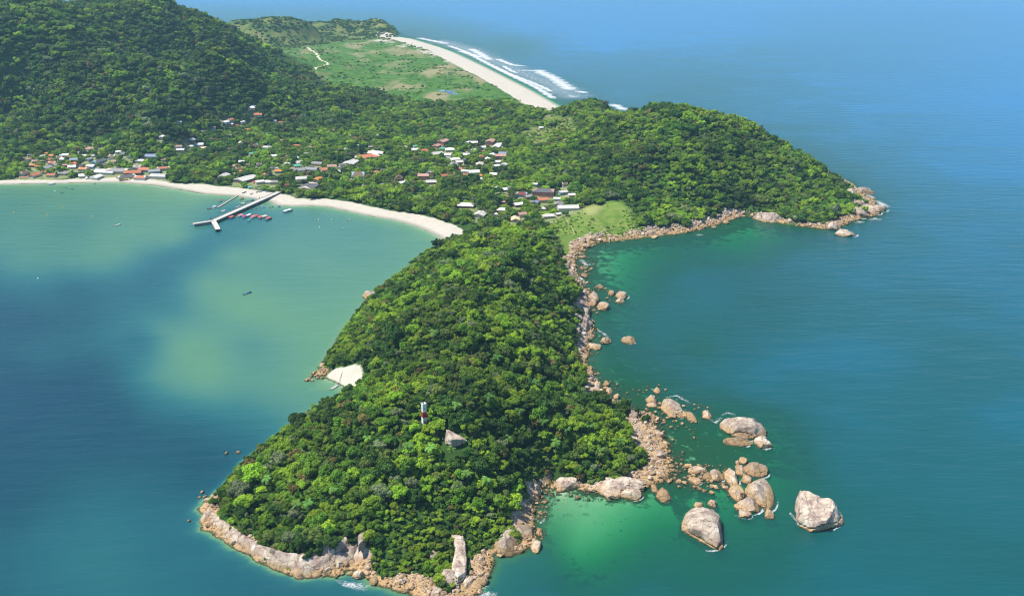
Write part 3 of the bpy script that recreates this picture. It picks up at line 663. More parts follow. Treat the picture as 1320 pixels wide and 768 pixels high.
# near headland: every tree from one scatter; the 285 that show largest become things of their own
g = np.random.default_rng(5)
nx_, ny_, nz_ = scatter(-260, 150, 430, 1130, 4.7, 1)
nc = classes(nx_, ny_, g); nsz = np.clip(g.lognormal(1.06, .30, len(nx_)), 1.5, 5.2) * (1 + .35 * vnoise(nx_ / 22, ny_ / 22, s=9)) * np.where(g.random(len(nx_)) < .05, 1.4, 1); nsh = g.integers(0, NS, len(nx_)); nr = g.uniform(0, 6.28, len(nx_))
edge = np.clip(sample(sdist, nx_, ny_) / 14, 0.45, 1); nsz *= edge
low = (ny_ < 508) & (nx_ > -75) & (nx_ < 20); nsz = np.where(low, nsz * .62, nsz); nc = np.where(low & (g.random(len(nx_)) < .6), 0, nc)
crownobj = {}
du, dv_ = project(nx_, ny_, nz_ + 5)
dd_ = np.hypot(ny_ * CP + (CAMZ - nz_) * SP, 0)
score = nsz / dd_ * ((du > 0) & (du < 1320) & (dv_ > 0) & (dv_ < 768))
order = np.argsort(-score)
def tree_thing(x, y, z, s, c_, sh, r, label, group, far=False):
    o = empty('broadleaf_tree', (x, y, z), r); o.scale = (s, s, s); tag(o, label, 'tree', group)
    t = bpy.data.objects.new('trunk', TRUNK[sh % 3]); COL.objects.link(t); t.parent = o
    c = bpy.data.objects.new('crown', FAR[c_][sh % 2] if far else CROWN[c_][sh]); COL.objects.link(c); c.parent = o; c.location = (0, 0, 1.12)
    return o, c
def headland_zone(x, y):
    if math.hypot(x - LIGHT[0], y - LIGHT[1]) < 34: return 'close around the striped lighthouse'
    if y < 520: return 'on the lower slope above the granite tip'
    if x > -10 and y < 640: return 'on the slope above the rocky eastern shore'
    if x < -130: return 'on the western flank above the bay'
    if y > 640: return 'on the ridge beyond the lighthouse'
    return 'on the middle of the near headland'
picked = set()
need = [(c_, s_) for c_ in range(6) for s_ in range(NS)]
for c_, s_ in need:                       # at least one of each kind
    for i in order:
        if nc[i] == c_ and nsh[i] == s_: picked.add(int(i)); break
for i in order:
    if len(picked) >= 280: break
    picked.add(int(i))
for i in sorted(picked):
    zn = headland_zone(nx_[i], ny_[i]); nm = f'{"small" if nsz[i] < 3.0 else "large" if nsz[i] > 3.9 else "medium"} {LEAF[nc[i]][0]} {SHAPEN[nsh[i]]} tree {zn}'
    o, c = tree_thing(nx_[i], ny_[i], nz_[i], nsz[i], nc[i], nsh[i], nr[i], nm, 'trees on the near headland')
    crownobj.setdefault(int(nc[i]) * NS + int(nsh[i]), c)
rest = np.array([i for i in range(len(nx_)) if i not in picked])
def vec(s, g, n): return np.stack([s * g.uniform(.8, 1.3, n), s * g.uniform(.8, 1.3, n), s * g.uniform(.75, 1.25, n)], -1)
def rotv(g, n, tl=0.12): return np.stack([g.uniform(-tl, tl, n), g.uniform(-tl, tl, n), g.uniform(0, 6.28, n)], -1)
n = len(rest)
gn_scatter('forest', 'dense green forest covering the near headland', np.stack([nx_[rest], ny_[rest], nz_[rest] + nsz[rest] * .95], -1), vec(nsz[rest], g, n), rotv(g, n), nc[rest] * NS + nsh[rest], crownobj)
# undergrowth fills the floor between the trunks
ux, uy, uz = scatter(-260, 150, 430, 1130, 3.6, 2)
n = len(ux); us = g.uniform(1.1, 2.1, n); uk = classes(ux, uy, g) * NS + g.integers(0, NS, n)
gn_scatter('undergrowth', 'low green shrubs between the headland trees', np.stack([ux, uy, uz + us * .45], -1), vec(us, g, n), rotv(g, n), uk, crownobj, cat='shrubs')

# village trees, a dozen of each kind as things, then woods as masses
far_t = {}
VT = [(222, 218, 6.5, 0), (235, 222, 6, 0), (250, 226, 6, 0), (268, 230, 5.5, 1), (304, 226, 5.5, 1), (345, 226, 5, 3), (368, 226, 6, 1), (380, 228, 5.5, 1), (425, 240, 5.5, 0), (450, 246, 5.5, 1), (480, 252, 5.5, 2), (500, 256, 5, 2), (592, 199, 6.5, 0),
      (602, 216, 6, 2), (570, 206, 5.5, 2), (545, 214, 7.5, 5), (624, 225, 7, 3), (570, 260, 6, 2), (591, 255, 5.5, 3), (53, 224, 6, 0), (22, 226, 6, 1), (8, 226, 5, 0), (430, 178, 5.5, 0), (478, 218, 6, 1), (494, 212, 6, 0), (650, 228, 6, 4), (530, 250, 6, 4), (660, 255, 6, 1)]
VTN = {0: 'beside the easternmost beachfront house', 1: 'second along from the beachfront houses', 2: 'where the western sand widens', 3: 'nearest the cream roofed beach house', 19: 'between the pink roofed beachfront huts', 20: 'just west of the thatched hut', 21: 'at the far west end of the beach', 10: 'above the boats drawn up on the curved sand', 11: 'beside the small lawn', 17: 'beside the white roofed house of the neck', 6: 'beside the red kiosk', 7: 'beside the dark roofed restaurant', 4: 'beside the pale marquee'}
for i, (a, b, s_, c_) in enumerate(VT):
    x, y, z = hit(a, b)
    near_ = VTN[i] if i in VTN else 'by the western beach' if a < 290 else 'behind the jetty' if a < 400 else 'behind the curved beach' if b > 235 else 'among the clearing houses' if a > 520 else 'among the middle houses'
    o, c = tree_thing(x, y, z, s_ * random.uniform(.9, 1.05), c_, i, i * 1.7, f'{LEAF[c_][0]} spreading tree {near_}', 'large village trees', True)
    far_t.setdefault(c_ * 2 + i % 2, c)
for c_ in range(6):
    for s_ in range(2):
        if c_ * 2 + s_ not in far_t:
            x, y, z = hit(430 + 34 * c_ + 13 * s_, 160 + 5 * s_)
            o, c = tree_thing(x, y, z, 5.0, c_, s_, s_ + c_, f'{LEAF[c_][0]} tree in the wood between village and marsh', 'wood trees', True); far_t[c_ * 2 + s_] = c
def wood(name, label, x0, x1, y0, y1, sp, smin, smax, seed, w=WGT, cond=None, lift=.8):
    X_, Y_, Z_ = scatter(x0, x1, y0, y1, sp, seed); g = np.random.default_rng(seed + 50)
    if cond is not None: m = cond(X_, Y_, Z_); X_, Y_, Z_ = X_[m], Y_[m], Z_[m]
    n = len(X_); w = np.array(w) / np.sum(w); s = np.clip((smin + smax) / 2 * g.lognormal(-.04, .28, n), smin * .6, smax * 1.35)
    s = np.where(g.random(n) < .12, s * 1.3, s)
    s *= np.clip(sample(sdist, X_, Y_) / 14, 0.5, 1)
    k_ = classes(X_, Y_, g, w) * 2 + g.integers(0, 2, n)
    return gn_scatter(name, label, np.stack([X_, Y_, Z_ + s * lift], -1), vec(s, g, n), rotv(g, n), k_, far_t)
EAST = lambda X_, Y_, Z_: (X_ > 60 + (Y_ - 1150) * .12)
wood('forest', 'dense green forest covering the eastern headland', 40, 560, 1060, 1960, 6.2, 3.0, 5.2, 11, cond=EAST)
HILLLINE = lambda X_, Y_: (Y_ > 1560 + np.clip((X_ + 420) * 2.6, 0, 2000)) & (X_ < -255)
wood('forest', 'dark dense forest covering the great hill', -1480, -250, 1440, 2560, 7.4, 4.0, 7.0, 12, w=[.06, .30, .42, .13, .03, .06], cond=lambda X_, Y_, Z_: HILLLINE(X_, Y_) & (Y_ < 2480))
wood('forest', 'bright mixed wood of the village plain', -1150, 330, 1080, 2420, 7.2, 2.8, 5.4, 13, w=[.34, .36, .14, .10, .03, .03], cond=lambda X_, Y_, Z_: ~HILLLINE(X_, Y_) & ~EAST(X_, Y_, Z_) & (Y_ > 1130 - X_ * .0) & ((Y_ > 1160) | (X_ > -40)))
# low scrub: neck meadow, dune and far hills
def bush(name, label, mask, x0, x1, y0, y1, sp, smin, smax, seed, thin, ks=(0, 1, 3)):
    g = np.random.default_rng(seed)
    X_, Y_ = np.meshgrid(np.arange(x0, x1, sp), np.arange(y0, y1, sp)); X_ = (X_ + g.uniform(-.5, .5, X_.shape) * sp).ravel(); Y_ = (Y_ + g.uniform(-.5, .5, Y_.shape) * sp).ravel()
    i = np.clip(np.searchsorted(xs, X_) - 1, 0, len(xs) - 1); j = np.clip(np.searchsorted(ys, Y_) - 1, 0, len(ys) - 1)
    m = mask[j, i] & (vnoise(X_ / 30, Y_ / 30, s=seed) + g.uniform(-.4, .4, X_.shape) > thin) & (sample(sdist, X_, Y_) > 3); X_, Y_ = X_[m], Y_[m]; Z_ = sample(H, X_, Y_)
    n = len(X_); s = g.uniform(smin, smax, n); k_ = g.choice(ks, n) * 2 + g.integers(0, 2, n)
    sv = vec(s, g, n); sv[:, 2] *= .7
    gn_scatter(name, label, np.stack([X_, Y_, Z_ + s * .25], -1), sv, rotv(g, n), k_, far_t, cat='shrubs')
bush('scrub', 'low bushes on the grassy neck above the pebble shore', m_grass & ~m_lawn, -60, 300, 1020, 1330, 3.4, .4, 2.0, 31, 0.28)
bush('scrub', 'low bushes on the far grassy hills', m_far & land, -1150, -330, 3050, 3720, 9, 3, 6, 32, -0.08, (1, 2, 2, 3))
bush('scrub', 'low bushes dotted over the marsh and dunes', (m_marsh | m_dune) & ~sandm, -900, 150, 1780, 3400, 13, 1.5, 4, 33, 0.36, (0, 1, 1, 2))
bush('scrub', 'low scrub on the bare slope of the eastern headland', m_scrub, -20, 260, 1500, 2000, 7, 1.5, 3.4, 34, -0.05, (0, 1, 3))

# ------------------------------------------------------------------ palms
def palm_geo(seed):
    g = random.Random(seed); parts = []
    for i in range(15):
        a = i * 2.4 + g.uniform(-.2, .2); up = g.uniform(0.1, 1.1); L = g.uniform(2.6, 3.3); pts = []
        for j in range(7):
            t = j / 6; r = L * t * (1 - .12 * t); z = up * t * 2.2 - 2.3 * t * t * (0.75 if up > .6 else 1)
            pts.append((math.cos(a) * r, math.sin(a) * r, z))
        V_, F_ = [], []; sx, sy = -math.sin(a), math.cos(a)
        for j in range(1, 7):
            for sgn in (-1, 1):
                for q in (0, .5):
                    if j == 6 and q: continue
                    p = np.array(pts[j]) * (1 - q) + np.array(pts[min(6, j + 1)]) * q; w = 0.75 * math.sin(math.pi * (0.15 + .8 * (j + q) / 7)); n0 = len(V_)
                    d = (np.array(pts[min(6, j + 1)]) - np.array(pts[j - 1])); d /= np.linalg.norm(d)
                    tip = p + sgn * w * np.array([sx, sy, 0]) + d * .35 - np.array([0, 0, .28 * w])
                    V_ += [p - d * .12, p + d * .14, tip + d * .05, tip - d * .05]; F_.append((n0, n0 + 1, n0 + 2, n0 + 3))
        parts.append((V_, F_)); parts.append(tube(pts, [.05] * 6 + [.015], 3))
    return join(parts)
LEAFP = leaf_material('palm_leaf', (0.11, 0.21, 0.035), (0.06, 0.14, 0.025))
PF = [mesh_data('fronds', *palm_geo(s_), LEAFP) for s_ in range(3)]
PT = [mesh_data('trunk', *tube([(0, 0, -1), (.1, 0, 2.5), (.3, .1, 5.5), (.35, .1, 8)], [.2, .15, .13, .11], 7), plain('palm_bark', (0.28, 0.24, 0.19), .9, .2, 2))] * 3
PALM = [(526, 588, 'above'), (555, 590, 'above'), (583, 590, 'above'), (603, 625, 'above'), (628, 632, 'above'), (398, 660, 'west'), (383, 662, 'west'), (345, 628, 'west'), (312, 612, 'west'), (432, 640, 'west'), (590, 535, 'mid'), (630, 525, 'mid'), (700, 555, 'east'), (716, 585, 'east'), (775, 590, 'east'), (760, 560, 'east'),
        (670, 540, 'east'), (690, 500, 'east'), (740, 520, 'east'), (655, 575, 'mid'), (476, 575, 'west'), (730, 565, 'east'), (800, 575, 'east'), (640, 470, 'ridge'), (690, 470, 'ridge'), (560, 440, 'ridge')]
PLAB = {'above': 'tall feathery palm tree among dark trees below the grey summit rock', 'west': 'feathery palm tree on the western slope above the granite tip', 'mid': 'feathery palm tree in the forest beside the lighthouse',
        'east': 'feathery palm tree on the low eastern slope of the near headland', 'ridge': 'feathery palm tree on the ridge beyond the lighthouse'}
for i, (a, b, zn) in enumerate(PALM):
    x, y, z = hit(a, b + 6); s_ = random.uniform(.85, 1.15)
    s_ *= 1.2; o = empty('palm_tree', (x, y, z), i * 1.1); o.scale = (s_,) * 3; tag(o, PLAB[zn], 'palm', 'palm trees on the near headland')
    t = bpy.data.objects.new('trunk', PT[i % 3]); COL.objects.link(t); t.parent = o
    c = bpy.data.objects.new('fronds', PF[i % 3]); COL.objects.link(c); c.parent = o; c.location = (.35, .1, 8)

# ------------------------------------------------------------------ boulders
def boulder_geo(seed, sub=3, cuts=12, rough=0.13):
    g = np.random.default_rng(seed); v, f = ICO[sub]; v = v.copy()
    v *= (1 + 0.32 * fbm(v[:, 0] * .9 + seed, v[:, 1] * .9, v[:, 2] * .9, s=seed, oc=2))[:, None]
    for _ in range(cuts):
        nrm = g.normal(size=3); nrm[2] *= .8; nrm /= np.linalg.norm(nrm); d = g.uniform(0.58, 0.95)
        e = np.maximum(0, v @ nrm - d); v -= nrm * (e * 0.94)[:, None]
    v *= (1 + rough * fbm(v[:, 0] * 2.6, v[:, 1] * 2.6, v[:, 2] * 2.6, s=seed + 9, oc=4))[:, None]
    cr = np.abs(vnoise(v[:, 0] * 1.5 + seed, v[:, 1] * 1.5, v[:, 2] * 1.5, s=seed + 4)); v *= (1 - .09 * np.clip(1 - cr / .07, 0, 1))[:, None]
    m = np.abs(v).max(0); v /= m
    return v, f
BM = []
for s_ in range(10):
    V_, F_ = boulder_geo(40 + s_, 3 if s_ < 8 else 3); me = mesh_data('boulder', V_, F_, GRANITE); me.shade_smooth(); me.set_sharp_from_angle(angle=R(24)); BM.append(me)
NB = 0
def boulder_px(x0, y0, x1, y1, label, group=None, zb=None, seed=None, hr=0.45, rz=None, sub=None, sink=0.18):
    """a boulder standing on the sea bed or shore, sized from its pixel box at the distance of its foot"""
    global NB
    z0 = 0.0 if zb is None else zb
    sc = mpp((x0 + x1) / 2, y1, z0); w = (x1 - x0) * sc; hpx = (y1 - y0) * sc
    fx, fy = gp((x0 + x1) / 2, y1, z0); dep_ = math.atan2(CAMZ - z0, fy); sn, cs = math.sin(dep_), math.cos(dep_)
    best = None
    for d in np.linspace(.35, 2.6, 60):                     # depth of the boulder relative to its width
        hz = hr * min(w, w * d) if hr * min(w, w * d) * cs < hpx * .8 else hpx * .7 / cs
        e = w * d / 2 * sn + math.hypot(w * d / 2 * sn, hz * cs)
        if best is None or abs(e - hpx) < best[0]: best = (abs(e - hpx), d, hz)
    _, d, hz = best; L = w * d
    if sub:
        V_, F_ = boulder_geo(seed or (900 + NB), sub, 13, .12); me = mesh_data('boulder', V_, F_, GRANITE); me.shade_smooth(); me.set_sharp_from_angle(angle=R(24))
    else: me = BM[(seed or NB) % len(BM)]
    o = bpy.data.objects.new('boulder', me); COL.objects.link(o); NB += 1
    o.location = (fx, fy + L / 2, z0 - hz * sink); o.scale = (w / 2 * 1.04, L / 2 * 1.04, hz * (1 + sink))
    o.rotation_euler = (0, 0, rz if rz is not None else random.choice((0, 3.1416)) + random.uniform(-.15, .15))
    tag(o, label, 'boulder', group); return o
BIG = [
 ((929, 534, 993, 569), 'huge oblong grey granite islet rock streaked white'), ((933, 560, 972, 577), 'long tan slab lying against the oblong islet rock'), ((974, 562, 999, 579), 'low tan rock washed white at the oblong islet end'),
 ((1021, 635, 1095, 685), 'huge pale domed rock standing alone in the open sea'), ((886, 651, 948, 710), 'big pale wedge shaped rock standing in the water'),
 ((966, 610, 1011, 661), 'largest pointed grey rock of the outer boulder cluster'), ((962, 595, 996, 617), 'flat topped grey rock at the seaward end of the outer cluster'), ((936, 603, 958, 627), 'tan rounded rock in the middle of the outer cluster'),
 ((943, 618, 968, 648), 'tan sloping rock on the landward side of the outer cluster'), ((949, 640, 987, 664), 'low oblong rock below the outer cluster'), ((949, 598, 967, 617), 'squarish pinkish rock at the top of the outer cluster'),
 ((957, 609, 975, 626), 'dark squarish rock wedged in the outer cluster'), ((948, 592, 957, 601), 'small tan rock beside the upright one off the outer cluster'), ((954, 589, 966, 599), 'small upright rock off the outer cluster'),
 ((885, 600, 914, 612), 'flat pale slab on the boulder spit'), ((902, 608, 925, 620), 'rounded pinkish rock on the boulder spit'), ((888, 612, 906, 626), 'squat tan rock on the boulder spit'), ((913, 604, 937, 622), 'tan blocky rock linking the spit to the outer cluster'),
 ((845, 627, 867, 648), 'rounded pale boulder in the green cove water'), ((839, 623, 851, 638), 'small pale boulder leaning by the rounded cove boulder'), ((912, 642, 928, 655), 'small dark tan rock between spit and wedge rock'), ((894, 645, 910, 656), 'small tan rock at the head of the wedge rock'),
 ((986, 656, 1002, 671), 'mossy green rock off the pointed grey rock'), ((952, 656, 971, 669), 'low dark rock awash in white foam'),
 ((856, 511, 888, 541), 'big tan rock with paler boulders at its foot'), ((862, 525, 879, 541), 'pale boulder at the foot of the big tan rock'), ((874, 522, 889, 541), 'round white boulder at the foot of the big tan rock'),
 ((832, 509, 851, 521), 'flat tan rock in the shallows'), ((842, 498, 853, 508), 'small pointed rock at the outer edge of the shallows'), ((885, 529, 901, 547), 'tan rock seaward of the white boulders'), ((906, 528, 921, 543), 'squarish tan rock alone in the shallows'),
 ((810, 523, 828, 542), 'rounded tan rock on the shore platform'), ((826, 532, 841, 542), 'low dark rock by the shore platform'), ((840, 536, 852, 544), 'low tan rock at the platform edge'), ((833, 518, 849, 526), 'thin low rock in the shallows'),
 ((632, 679, 678, 721), 'large tan granite boulder at the cove mouth'), ((657, 670, 688, 701), 'large pale pinkish boulder on the cove shore'), ((654, 662, 669, 680), 'pinkish upright boulder beside the large pale one'), ((642, 664, 657, 678), 'dark grey boulder under the cove trees'),
 ((683, 690, 701, 714), 'tan blocky boulder at the cove water edge'), ((689, 680, 701, 693), 'small tan boulder beside the cove shore'),
 ((712, 613, 752, 635), 'tan tilted slab by the little cove beach'), ((745, 611, 832, 634), 'long flat granite ledge on the cove side'), ((771, 624, 803, 644), 'tan rounded ledge in front of the long granite ledge'), ((799, 627, 831, 646), 'hollowed tan rock at the end of the ledge'),
 ((745, 400, 767, 430), 'tall tan rock face on the eastern shore'), ((747, 389, 761, 406), 'white slab above the tan rock face'), ((746, 372, 760, 387), 'grey rounded boulder on the eastern shore'), ((758, 374, 774, 390), 'grey boulder beside its rounded twin on the eastern shore'),
 ((794, 374, 812, 386), 'dark boulder standing out in the bay'), ((792, 383, 807, 392), 'low tan rocks beside the dark bay boulder'), ((784, 372, 795, 382), 'small pale rock near the dark bay boulder'), ((764, 366, 780, 373), 'flat brown rock awash near the bay head'),
 ((770, 389, 788, 401), 'low tan rock cluster below the grey twin boulders'), ((801, 432, 821, 444), 'smooth tan boulder alone in the eastern bay'), ((771, 433, 789, 444), 'smooth pale boulder close to the eastern shore'), ((757, 439, 777, 452), 'oblong tan boulder on the eastern shore'),
 ((733, 451, 748, 468), 'dark grey upright boulder below the trees'), ((724, 458, 736, 471), 'pale round boulder beside the dark upright one'), ((748, 501, 760, 520), 'white leaning boulder at the forest edge'), ((779, 499, 792, 510), 'tan boulder at the edge of the shallows'), ((777, 491, 788, 499), 'low tan rock by the shallows'), ((765, 489, 775, 503), 'upright tan rock on the stony shore'),
 ((1103, 241, 1131, 251), 'long flat rock off the tip of the eastern headland'), ((1033, 276, 1049, 291), 'white round boulder on the eastern headland shore'), ((1064, 285, 1086, 297), 'big rounded grey boulder at the headland waterline'), ((1080, 295, 1109, 306), 'flat brown rock lying off the headland shore'),
 ((1097, 254, 1122, 269), 'sloping white granite slab at the headland tip'), ((1112, 262, 1142, 277), 'brown granite ledge at the very tip of the headland'), ((1096, 264, 1124, 282), 'broad tan granite slab on the headland tip'), ((1088, 243, 1112, 256), 'grey broken rocks on the back of the headland tip'), ((1127, 263, 1148, 273), 'low wet rock awash beyond the headland tip'),
 ((972, 272, 1012, 288), 'long smooth tan granite hump on the headland shore'), ((958, 269, 966, 277), 'white block standing on the headland shore'), ((1057, 272, 1068, 280), 'small white block above the headland boulders'), ((1050, 284, 1064, 292), 'rounded rock among the headland boulders'),
 ((465, 371, 488, 385), 'flat tan rock below the western trees'),
 ((565, 731, 598, 757), 'reddish sloping boulder at the headland foot'), ((595, 741, 611, 761), 'tan cube shaped boulder by the white slab'), ((552, 751, 572, 772), 'pale upright boulder at the headland foot'), ((572, 748, 586, 774), 'pinkish narrow boulder at the headland foot')]
WASH = []
for i, (b_, lb) in enumerate(BIG):
    x0, y0, x1, y1 = b_; big = (x1 - x0) > 24
    xg, yg = gp((x0 + x1) / 2, y1); zb = max(0, min(ground(xg, yg), 6))
    if zb > 1: xg, yg = gp((x0 + x1) / 2, y1, zb); zb = max(0, ground(xg, yg))
    o = boulder_px(x0, y0, x1, y1, lb, None, zb, 500 + i * 7, (0.34 if big else .42), sub=4 if big else None)
    if (x0 > 780 and x1 - x0 > 17 and y0 > 370) or x0 > 1060: WASH.append((b_, lb, o))
hx, hy, hz = FROCK                                              # grey rock by the lighthouse, standing out of the wood
V_, F_ = boulder_geo(77, 4, 9, .14); me = mesh_data('boulder', V_, F_, GRANITE); me.shade_smooth(); me.set_sharp_from_angle(angle=R(24))
o = bpy.data.objects.new('boulder', me); COL.objects.link(o); o.location = (hx, hy, hz + 1.5); o.scale = (8.4, 6.0, 5.2); o.rotation_euler = (R(-12), R(10), -.5); tag(o, 'grey white summit rock rising out of the forest near the lighthouse', 'boulder')

def loft_rock(name, label, crest, foot, zc, thick, seed, cat='rock face', nu=150, nv=34, amp=1.0):
    """a granite face between a crest line on the land and a foot line in the water, bulging and joint-cut, with real thickness behind"""
    C = np.array([gp(*c, zc_) + (zc_,) for c, zc_ in zip(crest, zc)]); Fo = np.array([gp(*c, -1.0) + (-1.0,) for c in foot])
    def res(A):
        d = np.r_[0, np.cumsum(np.hypot(*(np.diff(A[:, :2], axis=0).T)))]; t = np.linspace(0, d[-1], nu)
        return np.stack([np.interp(t, d, A[:, i]) for i in range(3)], -1)
    C, Fo = res(C), res(Fo); B = C + np.array([0, thick, -6.0]); V_, F_ = [], []
    for i in range(nu):
        for j in range(nv):
            t = j / (nv - 1)
            if t < .75:
                s = t / .75; p = Fo[i] * (1 - s) + C[i] * s; s2 = s + .10 * math.sin(2 * math.pi * (s * 2 + .6 * float(vnoise(p[0] / 16, 0, 0, s=seed + 2)))); p = Fo[i] * (1 - s2) + C[i] * s2 + np.array([0, -1.0, 1.0]) * (.55 * math.sin(math.pi * s))
            else: s = (t - .75) / .25; p = C[i] * (1 - s) + B[i] * s
            a = fbm(p[0] / 7 + seed, p[1] / 7, p[2] / 4, s=seed, oc=4) * amp * 2 - 1.5 * max(0, 1 - abs(float(vnoise(p[0] / 7 + p[2] / 9, p[1] / 7, p[2] / 14, s=seed + 6))) / .09) + .8 * abs(float(vnoise(p[0] / 3.2, p[1] / 3.2, p[2] / 2.0, s=seed + 7)))
            V_.append(p + np.array([0, -.6, .8]) * a)
    for i in range(nu - 1):
        for j in range(nv - 1):
            q = i * nv + j; F_.append((q, q + nv, q + nv + 1, q + 1))
    o = mesh_obj(name, V_, F_, GRANITE, smooth=True); tag(o, label, cat); return o
loft_rock('granite_face', 'long pale sloping granite face along the western tip of the headland', [(268, 655), (296, 676), (330, 700), (365, 712), (385, 714), (405, 708), (430, 698), (447, 692)],
          [(254, 676), (290, 702), (325, 722), (352, 738), (385, 750), (408, 748), (432, 737), (455, 722)], [5, 6, 7, 8.5, 9, 10, 11, 11], 7, 3)
loft_rock('granite_face', 'dark seamed granite ledge beside the rubble shore', [(418, 722), (440, 712), (456, 706), (464, 700)], [(415, 748), (436, 741), (455, 734), (468, 728)], [5, 6, 7, 7], 5, 8, nu=30)
def slab_rock(label, pts, h0, h1, seed, name='granite_slab', tilt=0.0):
    """thick slab from its plan outline on the ground"""
    g = np.random.default_rng(seed); n = len(pts); zs_ = [max(0, ground(*gp(a, b, h0))) for a, b in pts]; zb = min(zs_) - 1.5
    W = [gp(a, b, h1) for a, b in pts]; cx, cy = np.mean([w[0] for w in W]), np.mean([w[1] for w in W])
    ring = []
    for i in range(n):
        (xa, ya), (xb, yb) = W[i], W[(i + 1) % n]
        for t in np.linspace(0, 1, 6)[:-1]: ring.append((xa + (xb - xa) * t, ya + (yb - ya) * t))
    V_, F_ = [], []; m = len(ring)
    for s, z in ((1.06, zb), (1.03, (zb + h1) / 2), (1.0, h1 - .7), (.93, h1 - .1), (.6, h1 + .15), (.25, h1 + .2)):
        for (x, y) in ring:
            X_, Y_ = cx + (x - cx) * s, cy + (y - cy) * s; d = .45 * float(fbm(X_ / 2.5, Y_ / 2.5, z / 2.5, s=seed))
            V_.append((X_ + d, Y_ + d, z + d * .9 + tilt * (Y_ - cy)))
    for r_ in range(5):
        for i in range(m): F_.append((r_ * m + i, r_ * m + (i + 1) % m, (r_ + 1) * m + (i + 1) % m, (r_ + 1) * m + i))
    F_.append(tuple(5 * m + i for i in range(m)))
    o = mesh_obj(name, V_, F_, GRANITE, smooth=False); tag(o, label, 'rock slab'); return o
slab_rock('white upright granite slab at the foot of the headland', [(582, 688), (596, 685), (600, 700), (602, 722), (600, 735), (590, 742), (582, 730), (587, 705)], 2, 7.5, 3)
slab_rock('dark pointed granite fin sticking out of the trees', [(461, 690), (466, 684), (479, 676), (478, 684), (470, 694), (462, 702)], 4, 13, 4)
slab_rock('small pale rock poking out of the low bushes', [(553, 711), (559, 708), (566, 712), (562, 717), (555, 718)], 4, 7, 5)

# boulders strewn along the shore: the 200 or so larger ones singly, the small stones as one mass
rocky = [i for i in range(NC) if ckind[i] == 'r' and coast[i][1] < 1420 and i < NC - 26]
segs = [(coast[i], coast[i + 1]) for i in rocky if i + 1 < NC]
SL = np.array([math.hypot(b[0] - a[0], b[1] - a[1]) for a, b in segs])
def shore_zone(x, y):
    if y > 1130 and x > 330: return 'around the eastern headland tip'
    if y > 1080: return 'along the shore below the eastern headland woods'
    if y > 960: return 'on the pebble shore of the grassy neck'
    if y > 690: return 'along the stony eastern shore'
    if x < -120: return 'at the western tip'
    if y < 520: return 'in the rubble at the headland foot'
    if x > 90: return 'on the boulder spit'
    return 'beside the green cove'
g = np.random.default_rng(21); cnt = 0; pr = SL / SL.sum()
TONE = ['tan', 'pinkish grey', 'pale']
def shore_point(spread_in, spread_out):
    a, b = segs[g.choice(len(segs), p=pr)]; t = g.random(); x, y = a[0] + (b[0] - a[0]) * t, a[1] + (b[1] - a[1]) * t
    d = np.array([-(b[1] - a[1]), b[0] - a[0]]); d /= np.linalg.norm(d) + 1e-9
    q = g.uniform(-spread_out, spread_in); return x + d[0] * q, y + d[1] * q
tries = 0
while cnt < 140 and tries < 5000:
    tries += 1
    x, y = shore_point(14, 14) if g.random() < .8 else shore_point(8, 26)
    s_ = float(sample(sdist, x, y)); z = ground(x, y)
    if s_ > 13 or s_ < -11 or z < -2.2: continue
    if x < -100 and y > 600: continue
    u, v = project(x, y, z)
    if not (0 < u < 1320 and 0 < v < 790): continue
    r = g.choice([1.3, 1.7, 2.2, 2.9], p=[.35, .35, .2, .1]) * (1 + y / 2400)
    o = bpy.data.objects.new('boulder', BM[g.integers(0, 10)]); COL.objects.link(o); o.location = (x, y, max(z, -1.2) + r * .25)
    o.scale = (r * g.uniform(.8, 1.3), r * g.uniform(.8, 1.2), r * g.uniform(.6, .9)); o.rotation_euler = (g.uniform(-.3, .3), g.uniform(-.3, .3), g.uniform(0, 6.28))
    sz = 'small' if r / (1 + y / 2400) < 1.5 else 'middle sized' if r / (1 + y / 2400) < 2.5 else 'large'
    tag(o, f'{sz} rounded granite boulder {shore_zone(x, y)}', 'boulder', 'boulders strewn along the rocky shore'); cnt += 1
for poly_, n_, lo_, hi_, lb_ in ((P('860 598;935 600;945 640;915 636;868 620', 0), 36, .9, 2.3, 'small tan rock heaped on the boulder spit'), (P('775 488;850 496;905 528;882 560;850 545;800 520', 0), 24, .7, 1.7, 'small rock awash in the weedy shallows'),
                                (P('690 640;706 628;700 690;690 700', 0), 8, .8, 1.5, 'small tan rock at the edge of the green cove')):
    k_ = 0
    while k_ < n_:
        x, y = g.uniform(poly_[:, 0].min(), poly_[:, 0].max()), g.uniform(poly_[:, 1].min(), poly_[:, 1].max())
        if not inside(poly_, x, y): continue
        r = g.uniform(lo_, hi_); o = bpy.data.objects.new('boulder', BM[g.integers(0, 10)]); COL.objects.link(o); o.location = (x, y, r * .12); o.scale = (r * g.uniform(.8, 1.5), r * g.uniform(.8, 1.2), r * g.uniform(.5, .8))
        o.rotation_euler = (g.uniform(-.3, .3), g.uniform(-.3, .3), g.uniform(0, 6.28)); tag(o, lb_, 'boulder', 'small rocks in the shallows'); k_ += 1
src = []
for s_ in range(4):
    V_, F_ = boulder_geo(70 + s_, 2, 6, .12); me = mesh_data('boulder', V_, F_, GRANITE); x, y = coast[60 + 5 * s_]
    o = bpy.data.objects.new('boulder', me); COL.objects.link(o); o.location = (x, y, .4); o.scale = (1.5, 1.3, 1.0); o.rotation_euler = (0, 0, s_)
    tag(o, f'small rounded granite boulder {shore_zone(x, y)}', 'boulder', 'boulders strewn along the rocky shore'); src.append(o)
rp_, rs_, rk_ = [], [], []
